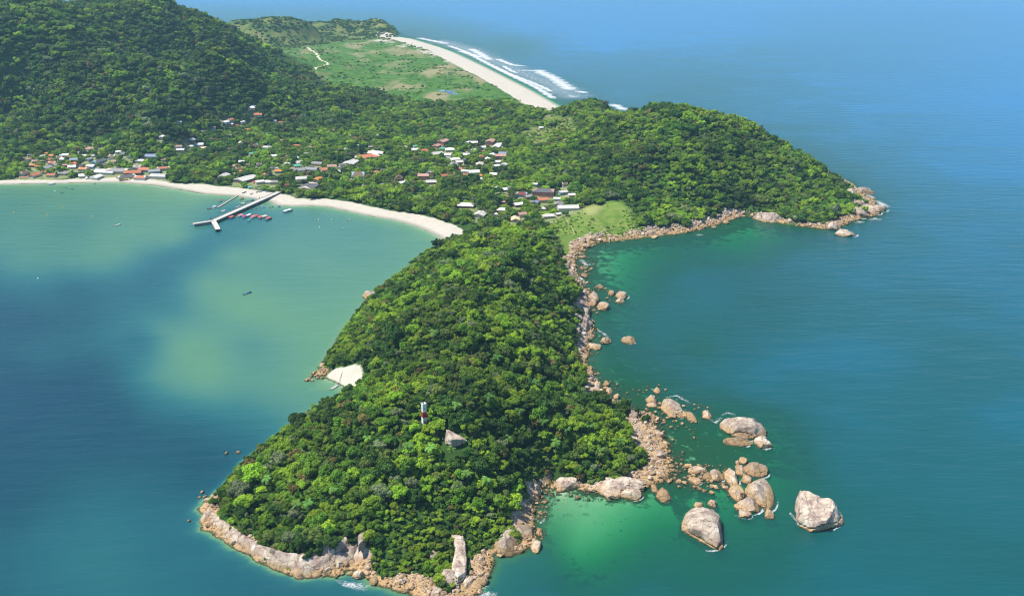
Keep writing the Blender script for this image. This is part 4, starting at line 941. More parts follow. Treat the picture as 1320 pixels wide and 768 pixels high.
for _ in range(15000):
    x, y = shore_point(26, 12); s_ = float(sample(sdist, x, y)); z = ground(x, y)
    if z < -0.9 or s_ > 28: continue
    i = min(max(np.searchsorted(xs, x) - 1, 0), len(xs) - 1); j = min(max(np.searchsorted(ys, y) - 1, 0), len(ys) - 1)
    if s_ > 0 and not rockm[j, i]: continue
    r = min(.42 * g.pareto(2.2) + .38, 1.6) * (1 + y / 2600)
    if s_ < 0 and g.random() < .55: continue
    rp_.append((x, y, z + r * .2)); rs_.append((r * g.uniform(.8, 1.4), r * g.uniform(.8, 1.3), r * g.uniform(.5, .9))); rk_.append(g.integers(0, 4))
for poly_, n_ in ((P('856 596;935 600;960 645;915 640;862 624', 0), 420), (P('770 485;850 496;925 530;890 570;850 560;800 520', 0), 330), (P('690 630;708 626;704 690;690 705', 0), 120), (P('762 372;800 372;812 392;780 400;762 396', 0), 90), (P('760 420;790 432;780 452;764 470', 0), 90), (P('742 335;770 325;772 345;752 362', 0), 160)):
    k_ = 0
    while k_ < n_:
        x, y = g.uniform(poly_[:, 0].min(), poly_[:, 0].max()), g.uniform(poly_[:, 1].min(), poly_[:, 1].max())
        if not inside(poly_, x, y) or vnoise(x / 9, y / 9, s=91) < -.15: k_ += .2; continue
        r = min(.35 * g.pareto(2.0) + .35, 1.5) * (1 + max(0, y - 700) / 1200); rp_.append((x, y, g.uniform(-.35, .25) * r)); rs_.append((r * g.uniform(.8, 1.5), r * g.uniform(.8, 1.3), r * g.uniform(.5, .9))); rk_.append(g.integers(0, 4)); k_ += 1
gn_scatter('shore_rubble', 'broken tan stones covering the rocky shore', rp_, rs_, rotv(g, len(rp_), .5), rk_, src, cat='stones')

# dark reddish rocks beside the sheltered cove beach
for i, (a, b) in enumerate([(398, 489), (401, 485), (404, 481), (407, 484), (410, 479), (413, 483), (409, 487), (415, 487), (395, 490), (402, 490), (260, 634), (256, 641), (263, 640), (266, 651), (243, 583 + 88), (306, 583), (291, 584)]):
    boulder_px(a - 3.2, b - 2.6, a + 3.2, b + 2, 'small reddish rock at the edge of the sheltered cove' if i < 10 else 'small tan rock at the western foot of the near headland', 'small rocks on the western shore', seed=i + 3)

# ------------------------------------------------------------------ surf and foam
k = NT('foam'); pos = k.n('NewGeometry').outputs['Position']; k.base((0.86, 0.88, 0.88)); k.rough(.9)
f1 = k.math('ADD', k.math('MULTIPLY', k.noise(pos, .2, 6, .7), .5), k.math('MULTIPLY', k.noise(pos, .9, 4, .7), .5)); am = k.attr('a')
k.put(k.mapr(k.math('ADD', k.math('MULTIPLY', am, .70), k.math('MULTIPLY', k.math('SUBTRACT', f1, .5), 2.0)), .15, .85), k.b.inputs['Alpha']); FOAM = k.m
def foam_strip(pts, w, label, strength=1.0, z=.18):
    P_ = []
    for (x0, y0), (x1, y1) in zip(pts[:-1], pts[1:]):
        n = max(2, int(math.hypot(x1 - x0, y1 - y0) / 5)); P_ += [(x0 + (x1 - x0) * i / n, y0 + (y1 - y0) * i / n) for i in range(n)]
    P_.append(pts[-1]); V_, F_, A_ = [], [], []
    for i, (x, y) in enumerate(P_):
        a = P_[max(0, i - 1)]; b = P_[min(len(P_) - 1, i + 1)]; dx, dy = b[0] - a[0], b[1] - a[1]; L = math.hypot(dx, dy) + 1e-6
        en = min(1, i / 4, (len(P_) - 1 - i) / 4); wv = w * (.6 + .6 * abs(math.sin(i * .37)) + .3 * random.random())
        for s, al in ((-.5, 0), (-.25, .75), (0, 1), (.3, .7), (.5, 0)):
            V_.append((x - dy / L * s * wv, y + dx / L * s * wv, z + .1 * (1 - abs(s)))); A_.append(al * strength * (.3 + .7 * en))
        if i:
            q = 5 * i; F_ += [(q - 5 + j, q - 4 + j, q + 1 + j, q + j) for j in range(4)]
    o = mesh_obj('surf', V_, F_, FOAM, smooth=True); at = o.data.attributes.new('a', 'FLOAT', 'POINT'); at.data.foreach_set('value', np.array(A_, np.float32))
    tag(o, label, 'foam', None, 'stuff'); return o
for s_, w, lb in (('691 90;700 95;712 100;725 109;737 117', 26, 'broad white breaker off the long far beach'), ('636 86;655 95;684 106;700 113;712 119', 11, 'thin foam line along the far beach edge'), ('640 76;660 84;680 86', 14, 'white wave crest off the far beach'),
                ('664 91;680 91;692 92', 9, 'short foam line inside the broad breaker'), ('741 117;750 119;758 121', 14, 'small breaker beyond the broad one'), ('787 134;797 138;808 143', 16, 'breaker behind the low green hill'), ('730 123;744 126', 9, 'short foam line near the low green hill'),
                ('538 49;553 52;578 57', 20, 'breaker at the far end of the beach'), ('592 66;606 70;622 75', 16, 'middle breaker off the far beach'), ('606 63;618 69;632 78', 20, 'white wave crest beyond the middle breaker'), ('648 85;660 92;668 95', 10, 'short wave crest inside the surf'), ('578 59;600 67;630 83;660 98;690 112;715 128', 13, 'wash of foam at the far waterline')):
    foam_strip(pp(s_, 0), w * 1.6, lb, .78)
foam_strip(pp('560 52;600 63;640 81;680 97;715 112;745 128', 0), 110, 'thin veil of foam over the surf zone of the far beach', .36, .12)
for s_, w, lb in (('1128 258;1138 264;1146 268', 9, 'white surf round the tip of the eastern headland'), ('1120 284;1128 282;1136 284', 8, 'white surf below the headland tip'), ('1104 288;1108 286;1114 287', 8, 'white surf beside the headland boulders'), ('1116 250;1122 254;1124 260', 8, 'white surf behind the headland slabs'), ('1136 272;1145 274', 6, 'white surf beyond the wet rock'),
                ('978 575;988 579;998 577', 3.5, 'white foam at the end of the oblong islet rock'), ('983 645;988 652;986 660', 4, 'white foam beside the pointed grey rock'), ('946 664;958 667;970 665', 3.5, 'white foam round the low dark rock'), ('930 535;938 532;948 535', 2.5, 'foam at the head of the oblong islet rock'),
                ('1018 660;1030 676;1045 685', 2.2, 'foam line round the lone domed rock'), ('838 501;845 503', 2.5, 'foam beside the pointed shallows rock'), ('858 512;872 510;890 520', 2.2, 'foam line beside the big tan rock'), ('770 425;778 430;786 436', 3, 'foam beside the eastern shore rocks'), ('755 478;763 482', 4, 'foam patch on the stony shore'),
                ('432 748;445 752;462 756;476 758', 4.5, 'white wash in the rubble at the headland foot'), ('604 765;616 758;626 752', 5, 'white wash below the white slab'), ('610 775;625 765;640 768', 4, 'white wash off the headland foot'), ('690 668;697 674;703 668', 2.2, 'foam in the green cove rocks'), ('915 540;922 545;930 538', 2.5, 'foam round the squarish shallows rock'),
                ('820 297;830 300', 6, 'foam on the neck shore'), ('896 304;905 302', 6, 'foam below the eastern woods'), ('738 352;750 362;757 368', 5, 'wash over the stones at the bay head'), ('748 334;756 342;766 340', 5, 'wash in the pebbles of the neck')):
    foam_strip(pp(s_, 0), w * 1.3, lb, .8, .15)

# thin wash at the foot of the rocks that stand in open water
for (x0, y0, x1, y1), lb, o in WASH:
    a0 = random.uniform(-2.0, -1.2); rx_, ry_ = o.scale.x * .97, o.scale.y * .97
    foam_strip([(o.location.x + rx_ * math.cos(a0 + q * .25), o.location.y + ry_ * math.sin(a0 + q * .25)) for q in range(7)], 1.8 if y1 > 370 else 3.5, 'thin white wash at the foot of the ' + ' '.join(lb.split()[:6]), .65, .13)

# ------------------------------------------------------------------ houses
ROOF = {'W': ('white painted', plain('roof_white', (0.68, 0.68, 0.66), .6, .10, .6)), 'L': ('pale grey', plain('roof_pale', (0.48, 0.46, 0.42), .8, .15, .5)), 'G': ('weathered grey', plain('roof_grey', (0.24, 0.235, 0.225), .85, .22, .5)), 'D': ('dark slate', plain('roof_dark', (0.10, 0.10, 0.105), .8, .2, .5)),
        'T': ('terracotta tile', plain('roof_terra', (0.42, 0.15, 0.08), .85, .2, .6)), 'O': ('bright orange', plain('roof_orange', (0.62, 0.22, 0.06), .8, .15, .6)), 'P': ('faded pink tile', plain('roof_pink', (0.42, 0.24, 0.19), .85, .2, .6)), 'B': ('blue grey metal', plain('roof_blue', (0.22, 0.27, 0.36), .5, .12, .5)),
        'N': ('green metal', plain('roof_green', (0.10, 0.36, 0.26), .6, .12, .5)), 'R': ('dark red', plain('roof_red', (0.20, 0.055, 0.045), .8, .15, .5)), 'Y': ('cream yellow', plain('roof_cream', (0.66, 0.53, 0.30), .75, .15, .5)), 'H': ('brown thatch', plain('roof_thatch', (0.19, 0.13, 0.085), .95, .2, 1.5))}
WALLM = [plain('wall_white', (0.62, 0.60, 0.56), .85, .10, .4), plain('wall_cream', (0.56, 0.48, 0.34), .85, .12, .4), plain('wall_wood', (0.22, 0.13, 0.08), .85, .2, .8), plain('wall_blue', (0.30, 0.42, 0.52), .85, .1, .4), plain('wall_rose', (0.45, 0.22, 0.17), .85, .12, .4)]
WALLN = ['white', 'cream', 'dark wood', 'blue', 'rose']
GLASS = plain('window_glass', (0.03, 0.04, 0.05), .15, .1, 1, .5); DOORM = plain('door_wood', (0.13, 0.075, 0.045), .6, .15, 1); WHITE = plain('white_paint', (0.75, 0.75, 0.73), .5, .08, 1)
ZONE = {'f': 'in the western beachfront village', 'j': 'behind the jetty', 'm': 'among the middle village trees', 'c': 'in the village clearing', 'n': 'on the wooded neck', 'h': 'on the wooded hillside'}
hl = {}
def house(i, x, y, z, w, kind, zn):
    rn = random.Random(i * 13 + 1); w = max(w * 1.15, 5.5); d = w * rn.uniform(.62, .9) if w < 16 else w * rn.uniform(.55, .75)
    two = (kind == 'D' and w > 22 and zn == 'n') or (kind == 'P' and zn == 'c' and w > 12); hgt = 6.0 if two else rn.uniform(3.0, 3.8); rise = min(2.2, d * rn.uniform(.16, .24)); ov = .55
    rz = rn.choice([rn.uniform(-.3, .7), rn.uniform(-.3, .7), rn.uniform(1.0, 1.7)])
    if kind == 'H': rise = d * .42
    wi = rn.choice([0, 0, 1, 1, 2, 3]) if not two else 4
    lab = f"{'large ' if w > 17 else 'tiny ' if w < 7 else ''}{'tall ' if two else ''}{WALLN[wi]} house with {ROOF[kind][0]} roof {ZONE[zn]}"
    o = empty('house', (x, y, z - .1), rz); tag(o, lab, 'house', 'village houses')
    hw, hd = w / 2, d / 2
    v = [(-hw, -hd, -1), (hw, -hd, -1), (hw, hd, -1), (-hw, hd, -1), (-hw, -hd, hgt), (hw, -hd, hgt), (hw, hd, hgt), (-hw, hd, hgt), (-hw, 0, hgt + rise), (hw, 0, hgt + rise)]
    mesh_obj('wall', v, [(0, 1, 5, 4), (2, 3, 7, 6), (1, 2, 6, 9, 5), (3, 0, 4, 8, 7), (4, 5, 9, 8), (6, 7, 8, 9)], WALLM[wi], o)
    sl = rise / hd; e = ov; t = .18; V_, F_ = [], []
    hip = kind in 'DH' or rn.random() < .25; ix = hw + e - (hd * .8 if hip else 0)
    a = [(-hw - e, -hd - e, hgt - e * sl + .05), (hw + e, -hd - e, hgt - e * sl + .05), (hw + e, hd + e, hgt - e * sl + .05), (-hw - e, hd + e, hgt - e * sl + .05), (-ix, 0, hgt + rise + .08), (ix, 0, hgt + rise + .08)]
    V_ = a + [(p[0], p[1], p[2] + t) for p in a]
    F_ = [(6, 7, 11, 10), (8, 9, 10, 11), (7, 8, 11), (9, 6, 10), (0, 4, 5, 1), (2, 5, 4, 3), (1, 5, 2), (3, 4, 0), (0, 1, 7, 6), (1, 2, 8, 7), (2, 3, 9, 8), (3, 0, 6, 9)]
    r_ = mesh_obj('roof', V_, F_, ROOF[kind][1], o)
    mesh_obj('ridge_cap', *box(-ix + .1, ix - .1, -.18, .18, hgt + rise + .2, hgt + rise + .36), ROOF[kind][1], r_)
    def op(name, x0, x1, z0, z1, side, m):
        if side == 0: b_ = box(x0, x1, -hd - .05, -hd + .03, z0, z1)
        else: b_ = box(side * hw - .03 if side > 0 else -hw - .05, hw + .05 if side > 0 else -hw + .03, x0, x1, z0, z1)
        return mesh_obj(name, *b_, m, o)
    op('door', -.5, .5, 0, 2.1, 0, DOORM)
    nwin = max(1, int(w / 6))
    for q in range(nwin):
        for sg in (-1, 1):
            cx = sg * (hw * (q + 1) / (nwin + .6)); op('window', cx - .6, cx + .6, 1.0, 2.1, 0, GLASS)
            if two: op('window', cx - .6, cx + .6, 3.7, 4.9, 0, GLASS)
    for sg in (-1, 1): op('window', -.6, .6, 1.0, 2.1, sg, GLASS)
    return o
for i, h in enumerate(HS): house(i, *h)
# slender masts and water towers that rise over the roofs
for a, b, hh_ in ((201, 199, 14), (548, 203, 9), (642, 258, 9)):
    x, y, z = hit(a, b); o = empty('mast', (x, y, z)); tag(o, 'slender grey mast rising above the village trees', 'mast', 'village masts')
    mesh_obj('pole', *tube([(0, 0, -1), (0, 0, hh_)], [.18, .1], 6), WHITE, o); mesh_obj('cross_arm', *box(-.9, .9, -.08, .08, hh_ - 1.2, hh_ - 1.0), DOORM, o)

# ------------------------------------------------------------------ lighthouse
lx, ly, lz = LIGHT
RED = plain('red_paint', (0.42, 0.028, 0.03), .5, .08, 1); lo = empty('lighthouse', (lx, ly, lz - .5), R(30)); tag(lo, 'square white lighthouse tower with one red band on the forested knoll', 'lighthouse')
LH = 13.5
def tower(z0, z1, a0, a1, nm, m):
    v = [(sx * a0, sy * a0, z0) for sx, sy in ((-1, -1), (1, -1), (1, 1), (-1, 1))] + [(sx * a1, sy * a1, z1) for sx, sy in ((-1, -1), (1, -1), (1, 1), (-1, 1))]
    return mesh_obj(nm, v, [(3, 2, 1, 0), (4, 5, 6, 7), (0, 1, 5, 4), (1, 2, 6, 5), (2, 3, 7, 6), (3, 0, 4, 7)], m, lo)
base_ = tower(-1, 4.6, 1.42, 1.36, 'lower_shaft', WHITE); tower(4.6, 8.6, 1.38, 1.33, 'red_band', RED); tower(8.6, LH, 1.32, 1.27, 'upper_shaft', WHITE)
mesh_obj('gallery', *box(-1.4, 1.4, -1.4, 1.4, LH, LH + .25), WHITE, lo)
for sx, sy in ((0, -1), (0, 1), (-1, 0), (1, 0)):
    b_ = box(-1.4, 1.4, sy * 1.31 - .09, sy * 1.31 + .09, LH + .25, LH + 1.0) if sx == 0 else box(sx * 1.31 - .09, sx * 1.31 + .09, -1.22, 1.22, LH + .25, LH + 1.0)
    mesh_obj('parapet', *b_, WHITE, lo)
ln = mesh_obj('lantern', *join([tube([(0, 0, LH + .25), (0, 0, LH + 1.0), (0, 0, LH + 1.5), (0, 0, LH + 1.75)], [.28, .28, .2, .02], 10)]), DOORM, lo)
for sx, sy in ((0, -1), (-1, 0)):
    for zc in (6.4, 10.6):
        b_ = box(-.28, .28, sy * 1.38 - .06, sy * 1.38 + .02, zc, zc + .75) if sx == 0 else box(sx * 1.38 - .06, sx * 1.38 + .02, -.28, .28, zc, zc + .75)
        mesh_obj('window', *b_, GLASS, lo)
mesh_obj('door', *box(-.5, .5, -1.46, -1.38, 0, 2.1), DOORM, lo)

# ------------------------------------------------------------------ jetty
CONC = plain('concrete', (0.50, 0.47, 0.42), .9, .15, .25); CONCD = plain('concrete_dark', (0.17, 0.155, 0.13), .9, .25, .4); DARKW = plain('dark_timber', (0.07, 0.055, 0.045), .85, .2, 1)  # pale concrete for the deck, a darker tone for beams and piles
DZ = 3.4
A = gp(367, 244, 3.4); J = gp(275, 284.5, DZ); L1 = gp(249, 288.5, DZ); F1 = gp(281, 295.5, DZ)
jet = empty('jetty', (A[0], A[1], 0)); tag(jet, 'long concrete jetty with forked end reaching into the bay', 'jetty')
def walkway(p, q, w, z0, z1, root, cuts, nm='deck_slab', m=CONC, piles=True, rail=True, m2=CONCD, side=1):
    ax, ay = p; bx, by = q; L = math.hypot(bx - ax, by - ay); a = math.atan2(by - ay, bx - ax)
    rx, ry = root.location.x, root.location.y
    def T(v): return [(ax - rx + c[0] * math.cos(a) - c[1] * math.sin(a), ay - ry + c[0] * math.sin(a) + c[1] * math.cos(a), c[2]) for c in v]
    n = max(2, int(L / cuts))
    for i in range(n):
        s0, s1 = L * i / n, L * (i + 1) / n - .08; za, zb = z0 + (z1 - z0) * i / n, z0 + (z1 - z0) * i / n
        v, f = box(s0, s1, -w / 2, w / 2, za - .45 - .003 * (i % 2), za); mesh_obj(nm, T(v), f, m, root)
        if rail:
            for sg in (-1, 1):
                v, f = box(s0, s1, sg * (w / 2 - .17) - .12, sg * (w / 2 - .17) + .12, za, za + .5); mesh_obj('kerb', T(v), f, m, root)
        if piles:
            v, f = box(s0 + .3, s0 + .9, -w / 2 + .2, w / 2 - .2, za - 1.15, za - .455); mesh_obj('crossbeam', T(v), f, m2, root)
            for sg in (-1, 1):
                v, f = tube([(s0 + .6, sg * (w / 2 - .6), -3.5), (s0 + .6, sg * (w / 2 - .6), za - 1.15)], [.36, .36], 8); mesh_obj('pile', T(v), f, m2, root)
    for sg in (-1, 1):
        v, f = box(0, L - .2, sg * (w / 2 - .05) - .22, sg * (w / 2 - .05) + .22, min(z0, z1) - 1.6, min(z0, z1) - .5); mesh_obj('side_beam', T(v), f, m2, root)
walkway(A, J, 7.6, DZ, DZ, jet, 7.5); walkway(J, L1, 6.4, DZ + .01, DZ + .01, jet, 7.0); walkway(J, F1, 6.0, DZ - .02, DZ - .02, jet, 6.0)
for t, hgt in ((.12, 4.2), (.30, 2.0), (.34, 3.8), (.62, 2.4), (.66, 2.6), (.70, 3.4), (.74, 4.4), (.90, 2.4), (.94, 2.6), (.975, 3.0), (.995, 5.0)):
    d = Vector((J[0] - A[0], J[1] - A[1])).normalized(); px_, py_ = A[0] + (J[0] - A[0]) * t + d.y * 4.3 , A[1] + (J[1] - A[1]) * t - d.x * 4.3
    mesh_obj('mooring_post', *tube([(px_ - A[0], py_ - A[1], -3), (px_ - A[0], py_ - A[1], DZ + hgt * .8)], [.34, .3], 8), DARKW, jet)
# floating pontoon beside it
a_, b_ = gp(306.5, 251.8, .8), gp(280.5, 267.5, .8); pon = empty('pontoon', (a_[0], a_[1], 0)); tag(pon, 'narrow floating pontoon running out beside the concrete jetty', 'pontoon')
walkway(a_, b_, 2.6, .95, .95, pon, 6.0, 'deck_section', plain('timber_grey', (0.33, 0.30, 0.26), .9, .2, .8), piles=True, rail=False, m2=DARKW)
e_ = gp(269.5, 269.5, .3); fl = empty('raft', (e_[0], e_[1], 0), .4); tag(fl, 'dark little raft moored off the pontoon end', 'raft')
mesh_obj('float_deck', *box(-2.6, 2.6, -1.6, 1.6, -.2, .7), DARKW, fl); mesh_obj('frame', *join([tube([(sx, sy, .6), (sx, sy, 2.2)], [.1, .1], 5) for sx in (-2, 2) for sy in (-1.2, 1.2)]), DARKW, fl)

# ------------------------------------------------------------------ boats
PAINT = {n: plain('paint_' + n, c, .4, .1, 1.5, .5) for n, c in dict(white=(.74, .75, .76), blue=(.035, .16, .42), orange=(.70, .13, .03), red=(.55, .03, .045), pink=(.68, .16, .15), teal=(.05, .42, .40), grey=(.30, .31, .32), cream=(.66, .58, .40), dark=(.05, .055, .07), yellow=(.80, .50, .03), sky=(.20, .45, .70)).items()}
INNER = plain('boat_inside', (.30, .22, .15), .8, .15, 1)
def hull_geo(L, B, D, sheer=.35, n=11, transom=.7):
    V_, F_ = [], []
    for i in range(n):
        t = i / (n - 1); x = -L / 2 + L * t
        bw_ = B / 2 * (transom + (1 - transom) * math.sin(min(1, t / .45) * math.pi / 2)) if t < .45 else B / 2 * math.cos(((t - .45) / .55) ** 1.9 * math.pi / 2 * .985)
        bw_ = max(bw_, .04); zt = D * .55 + sheer * D * (2 * t - .8) ** 2 * (1 if t > .4 else .25); kb = -D * .45 * (1 - max(0, (t - .75) / .25) ** 2 * .8)
        for s in (-1, 1):
            V_ += [(x, s * bw_, zt), (x, s * bw_ * .88, zt * .25), (x, s * bw_ * .45, kb * .9), (x, s * bw_ * .86, zt - .04), (x, s * bw_ * .7, .12 * D)]
        if i:
            p, q = (i - 1) * 10, i * 10
            for s in (0, 5):
                for a, b in ((0, 1), (1, 2)): F_.append((p + s + a, q + s + a, q + s + b, p + s + b))
                for a, b in ((0, 3), (3, 4)): F_.append((p + s + b, q + s + b, q + s + a, p + s + a))
            F_.append((p + 2, q + 2, q + 7, p + 7)); F_.append((p + 4, p + 9, q + 9, q + 4))
    F_.append((0, 1, 2, 7, 6, 5)); F_.append((4, 3, 0, 5, 8, 9))
    return V_, F_
def boat(px, py, L, ang, hullc, label, group, canopy=None, cabin=None, B=None, z=0.0, name='boat', benches=2, stripe=None):
    x, y = gp(px, py, z); B = B or L * .27; D = max(.9, L * .13)
    if z > 0.3: z = ground(x, y) + D * .32
    ang = math.degrees(math.atan2(math.tan(R(ang)), .30)) if 0 < ang < 89 else ang
    o = empty(name, (x, y, z), R(ang)); tag(o, label, 'boat', group)
    h = mesh_obj('hull', *hull_geo(L, B, D), PAINT[hullc], o)
    mesh_obj('rubbing_strip', *join([box(-L * .46, L * .22, s * B * .5 - .03, s * B * .5 + .07, D * .40, D * .52) for s in (-1, 1)]), PAINT[stripe or 'white'], h)
    for i in range(benches if not canopy else 3):
        bx_ = -L * .3 + i * L * .25; mesh_obj('bench', *box(bx_, bx_ + L * .05 + .15, -B * .36, B * .36, D * .28, D * .36), INNER, o)
    if canopy:
        hz_ = D * .55 + 1.75; x0, x1 = -L * .44, L * .24
        pr_ = [(-B * .5, hz_), (-B * .3, hz_ + .22), (0, hz_ + .3), (B * .3, hz_ + .22), (B * .5, hz_)]
        V_ = [(xx, yy, zz + dz_) for dz_ in (-.08, .06) for xx in (x0, x1) for yy, zz in pr_]; F_ = []
        for j in range(4): F_ += [(10 + j, 15 + j, 16 + j, 11 + j), (j + 1, 6 + j, 5 + j, j)]
        F_ += [(0, 5, 15, 10), (9, 4, 14, 19), (0, 10, 11, 12, 13, 14, 4, 3, 2, 1), (5, 6, 7, 8, 9, 19, 18, 17, 16, 15)]
        mesh_obj('canopy', V_, F_, PAINT[canopy], o)
        for xx in (x0 + .2, (x0 + x1) / 2, x1 - .2):
            for s in (-1, 1): mesh_obj('canopy_post', *tube([(xx, s * B * .44, D * .3), (xx, s * B * .44, hz_)], [.05, .05], 5), PAINT['white'], o)
    if cabin:
        cz = D * .5; c = mesh_obj('cabin', *box(-L * .42, L * .28, -B * .42, B * .42, D * .15, cz + 1.5), PAINT[cabin], o)
        mesh_obj('cabin_roof', *box(-L * .45, L * .31, -B * .48, B * .48, cz + 1.55, cz + 1.75), PAINT['white'], o)
        for i in range(5):
            xx = -L * .38 + i * L * .13
            for s in (-1, 1): mesh_obj('window', *box(xx, xx + L * .09, s * B * .42 - .03, s * B * .42 + .03, cz + .5, cz + 1.15), GLASS, c)
    mesh_obj('outboard_motor', *join([box(-L / 2 - .35, -L / 2 + .1, -.2, .2, D * .2, D * .55 + .5), box(-L / 2 - .2, -L / 2, -.08, .08, -.6, D * .2)]), PAINT['dark'], o)
    return o
boat(371.5, 273, 15, 22, 'blue', 'white roofed passenger ferry with blue hull beside the jetty', None, cabin='white', name='ferry', B=4.6)
RAFT = [(310, 279.5, 'white', 'pink', 11), (315.5, 279.5, 'sky', 'red', 12), (321, 279.5, 'blue', 'white', 12), (326.5, 279.5, 'white', 'orange', 12), (331.5, 280, 'teal', 'red', 11), (336.5, 280, 'sky', 'orange', 13), (341, 280.5, 'white', 'cream', 12), (346.5, 281.5, 'blue', 'orange', 15)]
ORD = ['first', 'second', 'third', 'fourth', 'fifth', 'sixth', 'seventh', 'last']
for i, (a, b, hc, cc_, L_) in enumerate(RAFT):
    boat(a, b + (.9 if i % 2 else -.6) + .12 * i, L_ * (.85 if i % 3 == 1 else 1), 33 + 4 * (i % 3), hc, f'{cc_} canopied tour boat with {hc} hull, {ORD[i]} in the raft counted from the jetty', 'tour boats rafted beside the jetty', canopy=cc_, B=3.7)
boat(299, 281.5, 12, 40, 'blue', 'orange canopied blue tour boat moored against the jetty side', None, canopy='orange', B=3.6)
boat(321, 285.5, 6.5, 50, 'teal', 'small teal boat floating in front of the rafted tour boats', None, canopy='teal', B=2.2)
SB = [(312, 257, 7, 30, 'dark', 'red', 'red canopied dark boat floating between pontoon and jetty'), (318.5, 260, 7, 35, 'grey', None, 'grey open boat moored beside the jetty'), (325, 259, 8, 25, 'blue', 'blue', 'blue covered boat moored on the beach side of the jetty'), (306.5, 267, 8, 20, 'white', None, 'white open boat moored along the jetty'), (314, 263.5, 7, 10, 'cream', 'cream', 'cream covered boat moored against the jetty'),
      (288.5, 273.5, 7, 15, 'white', 'white', 'white covered boat tucked behind the jetty end'), (284, 260, 7, 30, 'grey', 'red', 'red canopied boat tied to the pontoon'), (276.3, 268, 8, 30, 'white', 'white', 'white covered boat at the pontoon end'), (337.5, 266, 6.5, 15, 'white', None, 'white open boat close to the beach beside the jetty'), (338.5, 268.3, 6.5, 12, 'sky', None, 'pale blue open boat beside the jetty'),
      (350, 267.2, 6.5, 15, 'grey', None, 'grey blue boat off the beach between jetty and ferry'), (359.8, 267, 6, 40, 'blue', 'blue', 'small blue boat off the beach near the ferry'), (328.5, 269.8, 5.5, 10, 'grey', None, 'grey dinghy under the jetty side'), (249, 290.5, 6, 10, 'sky', None, 'pale blue boat at the forked jetty end')]
for a, b, L_, an, hc, cn, lb in SB: boat(a, b, L_, an, hc, lb, None, canopy=cn)
BAYB = [(67, 238, 11, 18, 'white', 'white', 'white motor launch close to the western beach'), (84.5, 242.5, 4.5, 10, 'blue', None, 'small blue boat off the western beach'), (92.5, 244, 4.5, 5, 'dark', None, 'small dark boat off the western beach beside the blue one'), (80.5, 248.5, 5, 10, 'dark', None, 'dark blue boat furthest off the western beach'), (122, 237.5, 3.5, 20, 'dark', None, 'tiny dark dinghy near the western beach'),
        (122.7, 243.6, 5, 5, 'cream', None, 'cream boat off the western beachfront'), (151.5, 290.5, 11, 25, 'white', None, 'long white canoe alone in the western bay'), (319, 378.5, 10, 20, 'blue', None, 'blue and white open boat alone in the green bay'), (441.5, 295, 6, 30, 'white', None, 'white dinghy moored off the curved beach, the one farther out'), (450.5, 284, 6.5, 20, 'white', None, 'white dinghy moored close to the curved beach'), (431, 499.5, 9.5, 26, 'white', None, 'white boat moored in the sheltered cove')]
for a, b, L_, an, hc, cn, lb in BAYB: boat(a, b, L_, an, hc, lb, None, canopy=cn, B=L_ * .22)
ra, rb = gp(436, 495.5, .6), gp(446, 480, 1.0)
o = mesh_obj('mooring_rope', *tube([(ra[0], ra[1], .7), ((ra[0] + rb[0]) / 2, (ra[1] + rb[1]) / 2, ground((ra[0] + rb[0]) / 2, (ra[1] + rb[1]) / 2) + .35), (rb[0], rb[1], ground(*rb) + .2)], [.16] * 3, 5), DARKW); tag(o, 'dark mooring line from the cove boat to the sand', 'rope')
BEACHB = [(315, 248.5, 8, 30, 'grey', 'grey wooden boat drawn up beside the pontoon'), (324.5, 250, 8, 45, 'white', 'white boat drawn up on the sand below the tents'), (332, 248, 7, 40, 'red', 'red boat drawn up on the sand'), (337, 247.5, 8, 30, 'sky', 'pale blue boat drawn up on the sand'), (346, 247.5, 8, 20, 'grey', 'grey boat drawn up close to the jetty'), (318, 241.5, 7, 60, 'dark', 'dark boat drawn up under the beach bushes'), (333, 242.5, 8, 15, 'blue', 'blue boat drawn up near the marquee'), (341, 243, 7, 25, 'white', 'white boat drawn up near the marquee'), (350, 244, 7, 30, 'dark', 'dark boat drawn up by the jetty root'), (329, 244.5, 6, 20, 'white', 'small white boat drawn up between the tents'), (505, 266, 7, 20, 'grey', 'grey boat lying on the curved beach by the bushes'), (536, 268, 7, 10, 'white', 'white boat lying on the curved beach by the lawn'), (545, 270, 6, 15, 'grey', 'small grey boat lying at the top of the curved beach')]
for a, b, L_, an, hc, lb in BEACHB: boat(a, b, L_, an, hc, lb, None, z=1.2, B=L_ * .25)
